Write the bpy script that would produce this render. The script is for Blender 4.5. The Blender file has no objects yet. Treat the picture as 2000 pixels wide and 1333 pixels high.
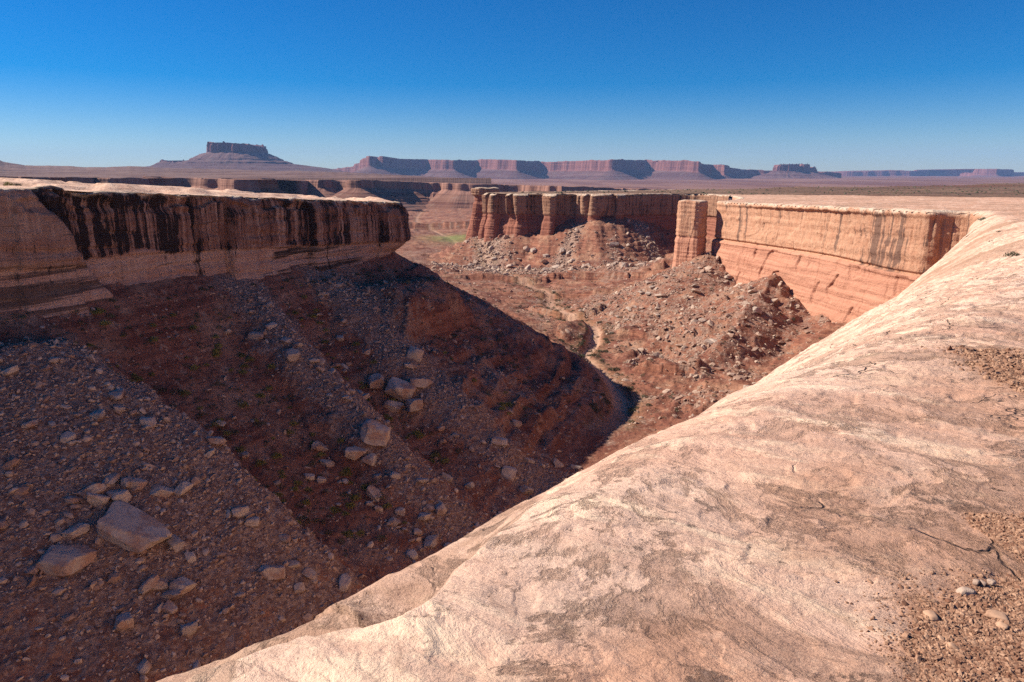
import bpy, math, random
import numpy as np
from mathutils import Vector

# ------------------------------------------------------------------ camera, sky, sun, exposure
SC = bpy.context.scene
COL = SC.collection
F = 1333.0
PITCH = math.radians(13.76)
cam_d = bpy.data.cameras.new('camera'); cam = bpy.data.objects.new('camera', cam_d); COL.objects.link(cam)
cam_d.sensor_width = 36.0; cam_d.lens = 36.0 * F / 2000.0
cam_d.clip_start = 0.1; cam_d.clip_end = 60000.0
cam.location = (0, 0, 0); cam.rotation_euler = (math.pi / 2 - PITCH, 0, 0)
SC.camera = cam

SUN_EL = math.radians(37.0)
SUN_AZ = math.atan2(-0.95, 0.22)          # from +Y, clockwise
world = bpy.data.worlds.new('World'); SC.world = world; world.use_nodes = True
wn = world.node_tree; wn.nodes.clear()
sky = wn.nodes.new('ShaderNodeTexSky'); sky.sky_type = 'NISHITA'; sky.sun_disc = False
sky.sun_elevation = SUN_EL; sky.sun_rotation = SUN_AZ
sky.altitude = 1200; sky.air_density = 1.0; sky.dust_density = 0.1; sky.ozone_density = 6.0
hs = wn.nodes.new('ShaderNodeHueSaturation'); hs.inputs['Saturation'].default_value = 1.55
hs.inputs['Hue'].default_value = 0.508
bg = wn.nodes.new('ShaderNodeBackground'); bg.inputs['Strength'].default_value = 0.06
wo = wn.nodes.new('ShaderNodeOutputWorld')
wn.links.new(sky.outputs[0], hs.inputs['Color']); wn.links.new(hs.outputs[0], bg.inputs[0]); wn.links.new(bg.outputs[0], wo.inputs[0])

sd_ = bpy.data.lights.new('sun', 'SUN'); sun = bpy.data.objects.new('sun', sd_); COL.objects.link(sun)
sd_.energy = 5.0; sd_.angle = math.radians(0.5); sd_.color = (1.0, 0.91, 0.79)
SUNV = Vector((math.sin(SUN_AZ) * math.cos(SUN_EL), math.cos(SUN_AZ) * math.cos(SUN_EL), math.sin(SUN_EL)))
sun.rotation_euler = (-SUNV).to_track_quat('-Z', 'Y').to_euler()
SC.view_settings.view_transform = 'Standard'; SC.view_settings.look = 'None'
SC.view_settings.exposure = 0.77; SC.view_settings.gamma = 1.0
SC.cycles.use_denoising = False; SC.cycles.use_adaptive_sampling = False; SC.cycles.max_bounces = 6; SC.cycles.diffuse_bounces = 2; SC.cycles.volume_bounces = 0

RNG = np.random.default_rng(7)
CP, SP = math.cos(PITCH), math.sin(PITCH)

# ------------------------------------------------------------------ numeric helpers
def at(u, v, y):
    """survey point: bearing/elevation read off the photograph, at forward distance y (metres)"""
    a = (u - 1000.0) / F; b = (666.5 - v) / F
    dy = CP + b * SP
    return (a / dy * y, y, (-SP + b * CP) / dy * y)

_perm = np.random.default_rng(3).permutation(256).astype(np.int32)
PERM = np.concatenate([_perm, _perm])
_g = np.random.default_rng(5).normal(size=(256, 3)); _g /= np.linalg.norm(_g, axis=1)[:, None]
GR = _g.astype(np.float32)

def noise(x, y, z=0.0):
    x = np.asarray(x, np.float32); y = np.asarray(y, np.float32)
    x, y, z = np.broadcast_arrays(x, y, np.asarray(z, np.float32))
    xi = np.floor(x).astype(np.int32); yi = np.floor(y).astype(np.int32); zi = np.floor(z).astype(np.int32)
    xf = x - xi; yf = y - yi; zf = z - zi
    u = xf * xf * xf * (xf * (xf * 6 - 15) + 10); v = yf * yf * yf * (yf * (yf * 6 - 15) + 10); w = zf * zf * zf * (zf * (zf * 6 - 15) + 10)
    r = 0
    for dx in (0, 1):
        px = PERM[(xi + dx) & 255]; wx = u if dx else 1 - u
        for dy in (0, 1):
            py = PERM[px + ((yi + dy) & 255)]; wy = v if dy else 1 - v
            for dz in (0, 1):
                h = PERM[py + ((zi + dz) & 255)]; wz = w if dz else 1 - w
                g = GR[h]
                r = r + wx * wy * wz * (g[..., 0] * (xf - dx) + g[..., 1] * (yf - dy) + g[..., 2] * (zf - dz))
    return r * 1.6

def fbm(x, y, z=0.0, o=4, lac=2.03, gain=0.5):
    r = 0; a = 1.0; f = 1.0; t = 0
    for i in range(o):
        r = r + a * noise(np.asarray(x) * f + 17.3 * i, np.asarray(y) * f - 9.1 * i, np.asarray(z) * f + 4.7 * i); t += a
        a *= gain; f *= lac
    return r / t

def ridged(x, y, z=0.0, o=3):
    r = 0; a = 1.0; f = 1.0; t = 0
    for i in range(o):
        r = r + a * (1 - 2 * np.abs(noise(np.asarray(x) * f + 7.3 * i, np.asarray(y) * f - 3.1 * i, np.asarray(z) * f))); t += a
        a *= 0.5; f *= 2.1
    return r / t

def sstep(a, b, x):
    t = np.clip((x - a) / (b - a), 0, 1); return t * t * (3 - 2 * t)

def smax(a, b, k):
    h = np.clip(0.5 + 0.5 * (a - b) / k, 0, 1); return b + (a - b) * h + k * h * (1 - h)

def chaikin(p, n=2, closed=False):
    p = np.asarray(p, float)
    for _ in range(n):
        q = np.roll(p, -1, 0) if closed else p[1:]
        a = p if closed else p[:-1]
        r = np.empty((2 * len(a), p.shape[1])); r[0::2] = .75 * a + .25 * q; r[1::2] = .25 * a + .75 * q
        p = r if closed else np.vstack([p[:1], r, p[-1:]])
    return p

def resample(p, ds):
    p = np.asarray(p, float)
    L = np.concatenate([[0], np.cumsum(np.linalg.norm(np.diff(p[:, :2], axis=0), axis=1))])
    n = max(2, int(L[-1] / ds) + 1); s = np.linspace(0, L[-1], n)
    return np.stack([np.interp(s, L, p[:, k]) for k in range(p.shape[1])], 1), s

def seg_dist(x, y, poly):
    """distance to a polyline, arc position, and interpolated extra columns"""
    x = np.asarray(x, np.float32); y = np.asarray(y, np.float32)
    poly = np.asarray(poly, np.float32)
    best = np.full(x.shape, 1e18, np.float32); bs = np.zeros(x.shape, np.float32)
    ne = poly.shape[1] - 2; ex = [np.zeros(x.shape, np.float32) for _ in range(ne)]
    acc = 0.0
    for i in range(len(poly) - 1):
        ax, ay = poly[i, :2]; bx, by = poly[i + 1, :2]
        dx, dy = bx - ax, by - ay; l2 = dx * dx + dy * dy
        if l2 < 1e-9: continue
        t = np.clip(((x - ax) * dx + (y - ay) * dy) / l2, 0, 1)
        d = (x - ax - t * dx) ** 2 + (y - ay - t * dy) ** 2
        m = d < best
        best = np.where(m, d, best); l = math.sqrt(l2)
        bs = np.where(m, acc + t * l, bs)
        for k in range(ne): ex[k] = np.where(m, poly[i, 2 + k] + t * (poly[i + 1, 2 + k] - poly[i, 2 + k]), ex[k])
        acc += l
    return np.sqrt(best), bs, ex

def inside(x, y, poly):
    x = np.asarray(x, np.float32); y = np.asarray(y, np.float32)
    r = np.zeros(x.shape, bool); n = len(poly)
    for i in range(n):
        x1, y1 = poly[i][0], poly[i][1]; x2, y2 = poly[(i + 1) % n][0], poly[(i + 1) % n][1]
        if y1 == y2: continue
        c = ((y1 > y) != (y2 > y)) & (x < (x2 - x1) * (y - y1) / (y2 - y1) + x1)
        r ^= c
    return r

# ------------------------------------------------------------------ object helpers
def tag(o, label=None, cat=None, group=None, kind=None):
    if label: o['label'] = label
    if cat: o['category'] = cat
    if group: o['group'] = group
    if kind: o['kind'] = kind
    return o

def mesh_np(name, verts, faces, mat, smooth=True, attrs=None):
    """verts (n,3), faces (m,k) of equal size k"""
    verts = np.ascontiguousarray(verts, np.float32); faces = np.ascontiguousarray(faces, np.int32)
    me = bpy.data.meshes.new(name); k = faces.shape[1]; m = len(faces)
    me.vertices.add(len(verts)); me.vertices.foreach_set('co', verts.ravel())
    me.loops.add(m * k); me.loops.foreach_set('vertex_index', faces.ravel())
    me.polygons.add(m); me.polygons.foreach_set('loop_start', np.arange(0, m * k, k, dtype=np.int32))
    me.polygons.foreach_set('use_smooth', np.full(m, smooth, bool))
    for an, av in (attrs or {}).items():
        at_ = me.attributes.new(an, 'FLOAT', 'POINT'); at_.data.foreach_set('value', np.ascontiguousarray(av, np.float32).ravel())
    me.update(calc_edges=True); me.validate()
    if mat: me.materials.append(mat)
    o = bpy.data.objects.new(name, me); COL.objects.link(o)
    return o

def grid_faces(nr, nc, keep=None, flip=False):
    i = np.arange(nr - 1)[:, None] * nc + np.arange(nc - 1)[None, :]
    f = np.stack([i, i + 1, i + nc + 1, i + nc], -1)
    if flip: f = f[..., ::-1]
    if keep is not None: f = f[keep]
    return f.reshape(-1, 4)

def compact(verts, faces, attrs):
    used = np.zeros(len(verts), bool); used[faces.ravel()] = True
    idx = np.cumsum(used) - 1
    return verts[used], idx[faces], {k: v.ravel()[used] for k, v in attrs.items()}

# ------------------------------------------------------------------ material helpers
class NT:
    def __init__(self, name):
        self.m = bpy.data.materials.new(name); self.m.use_nodes = True
        self.t = self.m.node_tree; self.t.nodes.clear()
        self.out = self.t.nodes.new('ShaderNodeOutputMaterial')
        self.b = self.t.nodes.new('ShaderNodeBsdfPrincipled')
        self.b.inputs['Roughness'].default_value = 0.92; self.b.inputs['Specular IOR Level'].default_value = 0.15
        self.t.links.new(self.b.outputs[0], self.out.inputs[0])
        self.geo = self.t.nodes.new('ShaderNodeNewGeometry')
    def link(self, a, b): self.t.links.new(a, b)
    def val(self, inp, v):
        if hasattr(v, 'links'): self.link(v, inp)
        else: inp.default_value = v
    def attr(self, n):
        a = self.t.nodes.new('ShaderNodeAttribute'); a.attribute_name = n; return a.outputs['Fac']
    def pos(self): return self.geo.outputs['Position']
    def sep(self, v):
        s = self.t.nodes.new('ShaderNodeSeparateXYZ'); self.link(v, s.inputs[0]); return s.outputs
    def comb(self, x, y, z):
        c = self.t.nodes.new('ShaderNodeCombineXYZ')
        for i, k in enumerate((x, y, z)): self.val(c.inputs[i], k)
        return c.outputs[0]
    def math(self, op, a, b=0.0, c=None, clamp=False):
        n = self.t.nodes.new('ShaderNodeMath'); n.operation = op; n.use_clamp = clamp
        self.val(n.inputs[0], a); self.val(n.inputs[1], b)
        if c is not None: self.val(n.inputs[2], c)
        return n.outputs[0]
    def map(self, v, a, b, c=0.0, d=1.0):
        n = self.t.nodes.new('ShaderNodeMapRange'); n.interpolation_type = 'SMOOTHSTEP'
        for i, k in enumerate((v, a, b, c, d)): self.val(n.inputs[i], k)
        return n.outputs[0]
    def vscale(self, v, s):
        n = self.t.nodes.new('ShaderNodeVectorMath'); n.operation = 'MULTIPLY'; self.link(v, n.inputs[0]); n.inputs[1].default_value = s
        return n.outputs[0]
    def vadd(self, a, b):
        n = self.t.nodes.new('ShaderNodeVectorMath'); n.operation = 'ADD'; self.link(a, n.inputs[0]); self.val(n.inputs[1], b); return n.outputs[0]
    def rot(self, v, r):
        n = self.t.nodes.new('ShaderNodeMapping'); self.link(v, n.inputs[0]); n.inputs['Rotation'].default_value = r; return n.outputs[0]
    def noise(self, vec, scale=1.0, det=5.0, rough=0.55, dist=0.0, col=False):
        n = self.t.nodes.new('ShaderNodeTexNoise'); n.noise_dimensions = '3D'
        self.link(vec, n.inputs['Vector']); n.inputs['Scale'].default_value = scale; n.inputs['Detail'].default_value = det
        n.inputs['Roughness'].default_value = rough; n.inputs['Distortion'].default_value = dist
        return n.outputs['Color'] if col else n.outputs['Fac']
    def voro(self, vec, scale, feat='F1', out='Distance', rnd=1.0):
        n = self.t.nodes.new('ShaderNodeTexVoronoi'); n.feature = feat
        self.link(vec, n.inputs['Vector']); n.inputs['Scale'].default_value = scale; n.inputs['Randomness'].default_value = rnd
        return n.outputs[out]
    def mix(self, f, a, b, mode='MIX'):
        n = self.t.nodes.new('ShaderNodeMix'); n.data_type = 'RGBA'; n.blend_type = mode
        self.val(n.inputs[0], f)
        for inp, v in ((n.inputs[6], a), (n.inputs[7], b)):
            if hasattr(v, 'links'): self.link(v, inp)
            else: inp.default_value = (v[0], v[1], v[2], 1)
        return n.outputs[2]
    def bump(self, h, dist, strength=1.0, nrm=None):
        n = self.t.nodes.new('ShaderNodeBump'); n.inputs['Distance'].default_value = dist; n.inputs['Strength'].default_value = strength
        self.link(h, n.inputs['Height'])
        if nrm is not None: self.link(nrm, n.inputs['Normal'])
        return n.outputs[0]
    def done(self, color, nrm=None):
        if hasattr(color, 'links'): self.link(color, self.b.inputs['Base Color'])
        else: self.b.inputs['Base Color'].default_value = (*color, 1)
        if nrm is not None: self.link(nrm, self.b.inputs['Normal'])
        return self.m

# ---- slickrock: pale weathered sandstone
def mat_slickrock():
    t = NT('slickrock'); p = t.pos()
    e = t.attr('edge'); far = t.attr('far')
    bed = t.vscale(t.rot(p, (0.0, 0.0, 0.5)), (0.35, 1.0, 2.0))
    n1 = t.noise(bed, 0.55, 6, 0.6, 0.6)
    n2 = t.noise(bed, 3.0, 8, 0.68, 0.8)
    n3 = t.noise(p, 26.0, 7, 0.75)
    n4 = t.noise(bed, 0.05, 5, 0.55, 0.4)
    c = t.mix(t.map(n1, 0.38, 0.60), (0.66, 0.39, 0.275), (0.77, 0.525, 0.39))
    c = t.mix(t.map(n2, 0.50, 0.64), c, (0.88, 0.625, 0.44))
    red = t.math('MULTIPLY', t.map(e, 0.7, 1.5), t.map(t.noise(p, 0.33, 6, 0.65, 0.4), 0.38, 0.56))
    c = t.mix(t.math('MULTIPLY', red, 0.85), c, (0.56, 0.295, 0.185))
    patch = t.math('MULTIPLY', t.map(t.noise(p, 1.1, 10, 0.74, 0.5), 0.505, 0.575), t.map(n1, 0.35, 0.6, 0.35, 1.0))
    c = t.mix(t.math('MULTIPLY', patch, 0.62), c, (0.38, 0.215, 0.145))
    stain = t.map(t.noise(bed, 7.0, 8, 0.75, 1.2), 0.54, 0.68)
    c = t.mix(t.math('MULTIPLY', stain, 0.5), c, (0.30, 0.17, 0.115))
    lich = t.math('MULTIPLY', t.map(t.noise(p, 2.3, 10, 0.78), 0.60, 0.66), t.map(e, .5, 1.2))
    c = t.mix(t.math('MULTIPLY', lich, 0.75), c, (0.145, 0.10, 0.085))
    pits = t.math('MULTIPLY', t.map(t.noise(p, 14.0, 7, 0.72), 0.62, 0.70), t.map(t.noise(p, 0.9, 4, 0.6), .46, .60))
    c = t.mix(t.math('MULTIPLY', pits, 0.75), c, (0.11, 0.07, 0.055))
    c = t.mix(t.map(n3, 0.46, 0.68, 0.0, 0.24), c, (0.42, 0.25, 0.17))
    c = t.mix(t.map(n3, 0.34, 0.46, 0.2, 0.0), c, (0.90, 0.65, 0.465))
    big = t.noise(t.vscale(p, (0.3, 1.0, 1.0)), 0.13, 6, 0.65, 0.5)
    c = t.mix(t.math('MULTIPLY', far, t.map(big, 0.47, 0.60)), c, (0.42, 0.25, 0.165))
    c = t.mix(t.math('MULTIPLY', t.attr('bench'), t.map(n2, .35, .6, .3, .75)), c, (0.42, 0.245, 0.165))
    wv = t.vadd(p, t.vscale(t.noise(p, 1.7, 4, 0.6, 0, True), (0.5, 0.5, 0.5)))
    crk = t.math('MULTIPLY', t.map(t.voro(wv, 0.85, 'DISTANCE_TO_EDGE'), 0.0, 0.014, 1.0, 0.0), t.map(t.noise(p, 0.8, 3, 0.5), 0.52, 0.60))
    c = t.mix(t.math('MULTIPLY', crk, .5), c, (0.10, 0.065, 0.05))
    c = t.mix(t.math('MULTIPLY', t.attr('sand'), .9), c, t.mix(n3, (0.24, 0.115, 0.07), (0.42, 0.22, 0.13)))
    h = t.math('ADD', t.math('MULTIPLY', n2, 0.7), t.math('MULTIPLY', n3, 0.12))
    h = t.math('SUBTRACT', h, t.math('MULTIPLY', patch, 0.16))
    h = t.math('SUBTRACT', h, t.math('MULTIPLY', lich, 0.06))
    h = t.math('SUBTRACT', h, t.math('MULTIPLY', pits, 0.25))
    h = t.math('SUBTRACT', h, t.math('MULTIPLY', crk, 0.3))
    nb = t.bump(h, 0.14, 1.0)
    nb = t.bump(t.noise(p, 60.0, 4, 0.65), 0.008, 0.35, nb)
    return t.done(c, nb)

# ---- white-rim cliff band above red beds
def mat_cliff(name, streak, tan, rust, red, hband=0.0, dark=(0.022, 0.015, 0.014), rustiness=1.0, bed=0.6):
    t = NT(name); p = t.pos()
    s = t.attr('s'); d = t.attr('t'); lower = t.attr('lower')
    v1 = t.comb(t.math('MULTIPLY', s, 0.42), t.math('MULTIPLY', d, 0.02), 0.0)
    v2 = t.comb(t.math('MULTIPLY', s, 1.7), t.math('MULTIPLY', d, 0.03), 3.0)
    v3 = t.comb(t.math('MULTIPLY', s, 5.0), t.math('MULTIPLY', d, 0.12), 6.0)
    st1 = t.noise(v1, 1.0, 4, 0.6, 0.15); st2 = t.noise(v2, 1.0, 5, 0.65, 0.1); st3 = t.noise(v3, 1.0, 4, 0.6)
    big = t.noise(t.comb(t.math('MULTIPLY', s, 0.10), t.math('MULTIPLY', d, 0.22), 7.0), 1.0, 6, 0.65, 0.6)
    hb = t.noise(t.comb(t.math('MULTIPLY', s, 0.03), 0.0, t.math('MULTIPLY', t.sep(p)[2], 0.9)), 1.0, 6, 0.65, 0.2)
    mot = t.noise(p, 0.55, 8, 0.72, 0.4)
    fine = t.noise(p, 1.8, 8, 0.72)
    c = t.mix(t.map(t.math('ADD', t.math('MULTIPLY', hb, bed), t.math('MULTIPLY', mot, 1.0 - bed)), 0.38, 0.64), tan, rust)
    c = t.mix(t.map(fine, 0.42, 0.70, 0.0, 0.6), c, (tan[0] * 0.55, tan[1] * 0.5, tan[2] * 0.46))
    c = t.mix(t.map(st3, 0.48, 0.62, 0.0, 0.35), c, (tan[0] * 0.6, tan[1] * 0.5, tan[2] * 0.45))
    vz = t.attr('varnish'); soot = t.attr('soot')
    # desert varnish: a rust-brown coat of uneven strength, then black streaks
    coat = t.math('MULTIPLY', t.math('MULTIPLY', vz, rustiness), t.map(t.math('ADD', t.math('MULTIPLY', st2, 0.34), t.math('ADD', t.math('MULTIPLY', st1, 0.42), t.math('ADD', t.math('MULTIPLY', st3, 0.10), t.math('MULTIPLY', mot, 0.14)))), 0.40, 0.54, 0.22, 1.0))
    c = t.mix(coat, c, t.mix(st1, (0.215, 0.078, 0.045), (0.085, 0.032, 0.023)))
    k = t.math('ADD', t.math('MULTIPLY', st2, 0.55), t.math('MULTIPLY', st1, 0.70))
    k = t.math('ADD', k, t.math('MULTIPLY', t.math('SUBTRACT', big, 0.5), 0.38))
    k = t.math('ADD', k, t.math('MULTIPLY', t.math('SUBTRACT', mot, 0.5), 0.22))
    k = t.math('ADD', k, t.math('MULTIPLY', soot, 0.26))
    blk = t.map(k, 0.695 - 0.015 * streak, 0.755 - 0.02 * streak)
    c = t.mix(t.math('MULTIPLY', blk, min(1.0, 0.6 + 0.34 * streak)), c, dark)
    crk = t.map(t.noise(t.comb(t.math('MULTIPLY', s, 0.10), 4.0, t.math('MULTIPLY', t.sep(p)[2], 2.1)), 1.0, 6, 0.7, 0.4), 0.59, 0.66)
    c = t.mix(t.math('MULTIPLY', crk, 0.6 * max(streak, .2)), c, (dark[0] * 2, dark[1] * 2, dark[2] * 2))
    if hband > 0:
        hbk = t.map(t.noise(t.comb(t.math('MULTIPLY', s, 0.03), 1.5, t.math('MULTIPLY', t.sep(p)[2], 1.25)), 1.0, 5, 0.6, 0.35), 0.44, 0.53)
        hbk = t.math('MULTIPLY', hbk, t.map(st3, 0.60, 0.70, 1.0, 0.35))
        c = t.mix(t.math('MULTIPLY', t.math('MULTIPLY', hbk, t.attr('band')), hband), c, dark)
    # red lower beds
    rb = t.noise(t.comb(t.math('MULTIPLY', s, 0.03), 0.0, t.math('MULTIPLY', t.sep(p)[2], 1.1)), 1.0, 6, 0.75, 0.3)
    rc = t.mix(t.map(rb, 0.40, 0.68), red, (red[0] * 0.70, red[1] * 0.62, red[2] * 0.60))
    rc = t.mix(t.map(fine, 0.4, 0.75, 0.0, 0.5), rc, (red[0] * 1.15, red[1] * 1.25, red[2] * 1.25))
    c = t.mix(lower, c, rc)
    # bare bleached lip at the very top
    lip = t.map(t.math('ADD', d, t.math('MULTIPLY', t.noise(p, 0.35, 6, 0.65), 2.6)), 1.15, 1.9, 1.0, 0.0)
    c = t.mix(lip, c, (0.60, 0.455, 0.335))
    h = t.math('ADD', t.math('MULTIPLY', hb, 0.9 * bed), t.math('MULTIPLY', fine, 0.5))
    h = t.math('ADD', h, t.math('MULTIPLY', mot, 0.15 + 0.6 * bed))
    h = t.math('ADD', h, t.math('MULTIPLY', st2, 0.25)); h = t.math('ADD', h, t.math('MULTIPLY', rb, t.math('MULTIPLY', lower, 0.4)))
    nb = t.bump(h, 0.9, 0.8)
    return t.done(c, nb)

# ---- canyon floor and talus
def mat_floor():
    t = NT('canyon_earth'); p = t.pos(); rub = t.attr('rubble'); wash = t.attr('wash'); green = t.attr('green')
    z = t.sep(p)[2]
    strata = t.noise(t.vadd(t.vscale(p, (0.02, 0.02, 1.1)), t.vscale(t.noise(p, 0.08, 3, 0.5, 0, True), (0.0, 0.0, 1.5))), 1.0, 5, 0.65)
    n1 = t.noise(p, 0.12, 7, 0.62); n2 = t.noise(p, 1.3, 7, 0.7)
    c = t.mix(t.map(strata, 0.35, 0.65), (0.31, 0.13, 0.078), (0.15, 0.052, 0.034))
    c = t.mix(t.map(n1, 0.46, 0.70, 0, .8), c, (0.40, 0.225, 0.14))
    c = t.mix(t.map(n2, 0.48, 0.66, 0.0, 0.8), c, (0.10, 0.042, 0.032))
    c = t.mix(t.map(t.noise(p, 0.55, 7, 0.7), 0.55, 0.66, 0.0, 0.55), c, (0.46, 0.30, 0.205))
    vo = t.voro(p, 3.2, 'F1', 'Color'); vv = t.sep(vo)[0]
    rc = t.mix(vv, (0.17, 0.09, 0.064), (0.38, 0.255, 0.19))
    rc = t.mix(t.map(n2, 0.50, 0.64), rc, (0.20, 0.11, 0.082))
    f = t.map(t.math('ADD', rub, t.math('MULTIPLY', t.math('SUBTRACT', t.noise(p, 0.5, 8, 0.75), 0.5), 3.0)), 0.30, 0.80)
    c = t.mix(f, c, rc)
    c = t.mix(wash, c, t.mix(n2, (0.46, 0.27, 0.18), (0.60, 0.39, 0.27)))
    c = t.mix(t.math('MULTIPLY', green, t.map(n2, 0.35, 0.55)), c, (0.17, 0.21, 0.055))
    h = t.math('ADD', t.math('MULTIPLY', n2, 0.6), t.math('MULTIPLY', t.noise(p, 5.0, 5, 0.7), 0.25))
    h = t.math('ADD', h, t.math('MULTIPLY', t.math('MULTIPLY', t.voro(p, 1.6), rub), -0.5))
    h = t.math('ADD', h, t.math('MULTIPLY', strata, 0.5))
    return t.done(c, t.bump(h, 0.55, 0.9))

def mat_rock(name, a, b, sc=1.0, bump=0.05):
    t = NT(name); p = t.pos(); r = t.attr('tone')
    n = t.noise(p, 1.2 * sc, 7, 0.65); n2 = t.noise(p, 6.0 * sc, 6, 0.7)
    c = t.mix(r, a, b)
    c = t.mix(t.map(n, 0.45, 0.7, 0, 0.6), c, (a[0] * 0.7, a[1] * 0.6, a[2] * 0.58))
    c = t.mix(t.map(n2, 0.55, 0.75, 0, 0.5), c, (a[0] * 0.45, a[1] * 0.4, a[2] * 0.38))
    h = t.math('ADD', t.math('MULTIPLY', n, 0.7), t.math('MULTIPLY', n2, 0.3))
    return t.done(c, t.bump(h, bump / sc, 0.8))

def mat_boulder():
    t = NT('fallen_sandstone'); p = t.pos()
    tc = t.t.nodes.new('ShaderNodeTexCoord'); o = tc.outputs['Object']
    oi = t.t.nodes.new('ShaderNodeObjectInfo'); r = oi.outputs['Random']
    n = t.noise(p, 0.8, 7, 0.65); n2 = t.noise(p, 4.0, 6, 0.7)
    band = t.noise(t.vscale(o, (0.4, 0.4, 7.0)), 1.0, 5, 0.6, 0.3)
    c = t.mix(r, (0.40, 0.31, 0.25), (0.50, 0.39, 0.31))
    c = t.mix(t.map(band, 0.5, 0.68, 0, 0.55), c, (0.34, 0.225, 0.165))
    c = t.mix(t.map(n, 0.48, 0.7, 0, 0.6), c, (0.33, 0.215, 0.16))
    c = t.mix(t.map(n2, 0.56, 0.70, 0, 0.6), c, (0.17, 0.11, 0.085))
    c = t.mix(t.map(t.noise(p, 0.45, 6, 0.65), 0.46, 0.62, 0, .75), c, (0.33, 0.17, 0.11))
    h = t.math('ADD', t.math('MULTIPLY', band, 0.8), t.math('ADD', t.math('MULTIPLY', n, 0.6), t.math('MULTIPLY', n2, 0.3)))
    return t.done(c, t.bump(h, 0.25, 0.8))

def mat_far(name, cliffc, slopec, topc, zs=0.02):
    t = NT(name); p = t.pos(); s = t.attr('s'); low = t.attr('lower'); z = t.sep(p)[2]
    st = t.noise(t.comb(t.math('MULTIPLY', s, zs * 2.2), t.math('MULTIPLY', z, zs * 0.2), 0.0), 1.0, 4, 0.6)
    hb = t.noise(t.comb(t.math('MULTIPLY', s, zs * 0.05), 0.0, t.math('MULTIPLY', z, zs * 2.6)), 1.0, 5, 0.6, 0.2)
    c = t.mix(t.map(st, 0.35, 0.65), cliffc, (cliffc[0] * 0.55, cliffc[1] * 0.5, cliffc[2] * 0.5))
    c2 = t.mix(t.map(hb, 0.38, 0.62), slopec, (slopec[0] * 0.6, slopec[1] * 0.5, slopec[2] * 0.5))
    c2 = t.mix(t.map(t.noise(p, zs, 6, 0.65), 0.5, 0.7, 0, 0.6), c2, topc)
    c = t.mix(low, c, c2)
    return t.done(c, t.bump(t.math('ADD', st, hb), 0.25 / zs, 0.7))

def mat_plain():
    t = NT('scrub_plain'); p = t.pos()
    q = t.vscale(p, (0.35, 1.0, 1.0))
    n = t.noise(q, 0.02, 6, 0.62); n2 = t.noise(p, 0.35, 6, 0.7); n3 = t.noise(q, 0.007, 5, 0.6)
    c = t.mix(t.map(n, 0.36, 0.64), (0.14, 0.075, 0.05), (0.22, 0.13, 0.085))
    c = t.mix(t.map(n3, 0.5, 0.62, 0, 0.8), c, (0.15, 0.06, 0.04))
    c = t.mix(t.map(n2, 0.50, 0.62, 0, 0.85), c, (0.065, 0.055, 0.035))
    return t.done(c, t.bump(n2, 0.8, 0.8))

M_SLICK = mat_slickrock()
M_CLIFF_L = mat_cliff('varnished_cliff', 1.0, (0.53, 0.35, 0.265), (0.43, 0.22, 0.145), (0.27, 0.10, 0.06), 0.9)
M_CLIFF_R = mat_cliff('sunlit_cliff', 0.12, (0.60, 0.345, 0.22), (0.53, 0.265, 0.16), (0.53, 0.255, 0.165), 0.0, (0.06, 0.042, 0.04), 0.4, 0.12)
M_CLIFF_P = mat_cliff('buttress_cliff', 0.35, (0.44, 0.265, 0.17), (0.33, 0.16, 0.095), (0.30, 0.12, 0.078), 0.0, rustiness=.7)
M_FLOOR = mat_floor()
M_RUBBLE = mat_rock('rubble_stone', (0.28, 0.165, 0.118), (0.52, 0.385, 0.29), 1.0, 0.08)
M_BOULDER = mat_boulder()
M_REDROCK = mat_rock('red_stone', (0.26, 0.10, 0.06), (0.36, 0.155, 0.09), 1.0, 0.15)
M_PLAIN = mat_plain()
M_HILL = mat_far('hill_earth', (0.2, 0.12, 0.09), (0.20, 0.115, 0.085), (0.155, 0.095, 0.07), 0.09)
M_MESA = mat_far('mesa_rock', (0.25, 0.105, 0.085), (0.15, 0.08, 0.07), (0.15, 0.105, 0.09), 0.012)
M_BENCH = mat_far('bench_rock', (0.33, 0.17, 0.12), (0.25, 0.125, 0.085), (0.27, 0.17, 0.125), 0.05)

# ------------------------------------------------------------------ plan of the place (metres, eye at the origin)
# left plateau rim; canyon lies to its right-hand side
def z_left(x, y): return -1.16 - 0.0486 * x - 0.040 * y
L_ctrl = [(-190, -120), (-128, -20), (-98, 30), (-78, 58), (-61, 80), (-52, 98), (-45, 113), (-35, 132), (-27, 147), (-23.5, 155), (-27, 166), (-36, 178), (-50, 196), (-76, 225), (-108, 256), (-150, 266), (-185, 250), (-260, 262), (-420, 300)]
L_RIM = chaikin([(x, y) for x, y in L_ctrl], 2)
L_RIM = np.c_[L_RIM, z_left(L_RIM[:, 0], L_RIM[:, 1])]
L_POLY = np.vstack([L_RIM[:, :2], [(-900, 300), (-900, -120)]])

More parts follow.
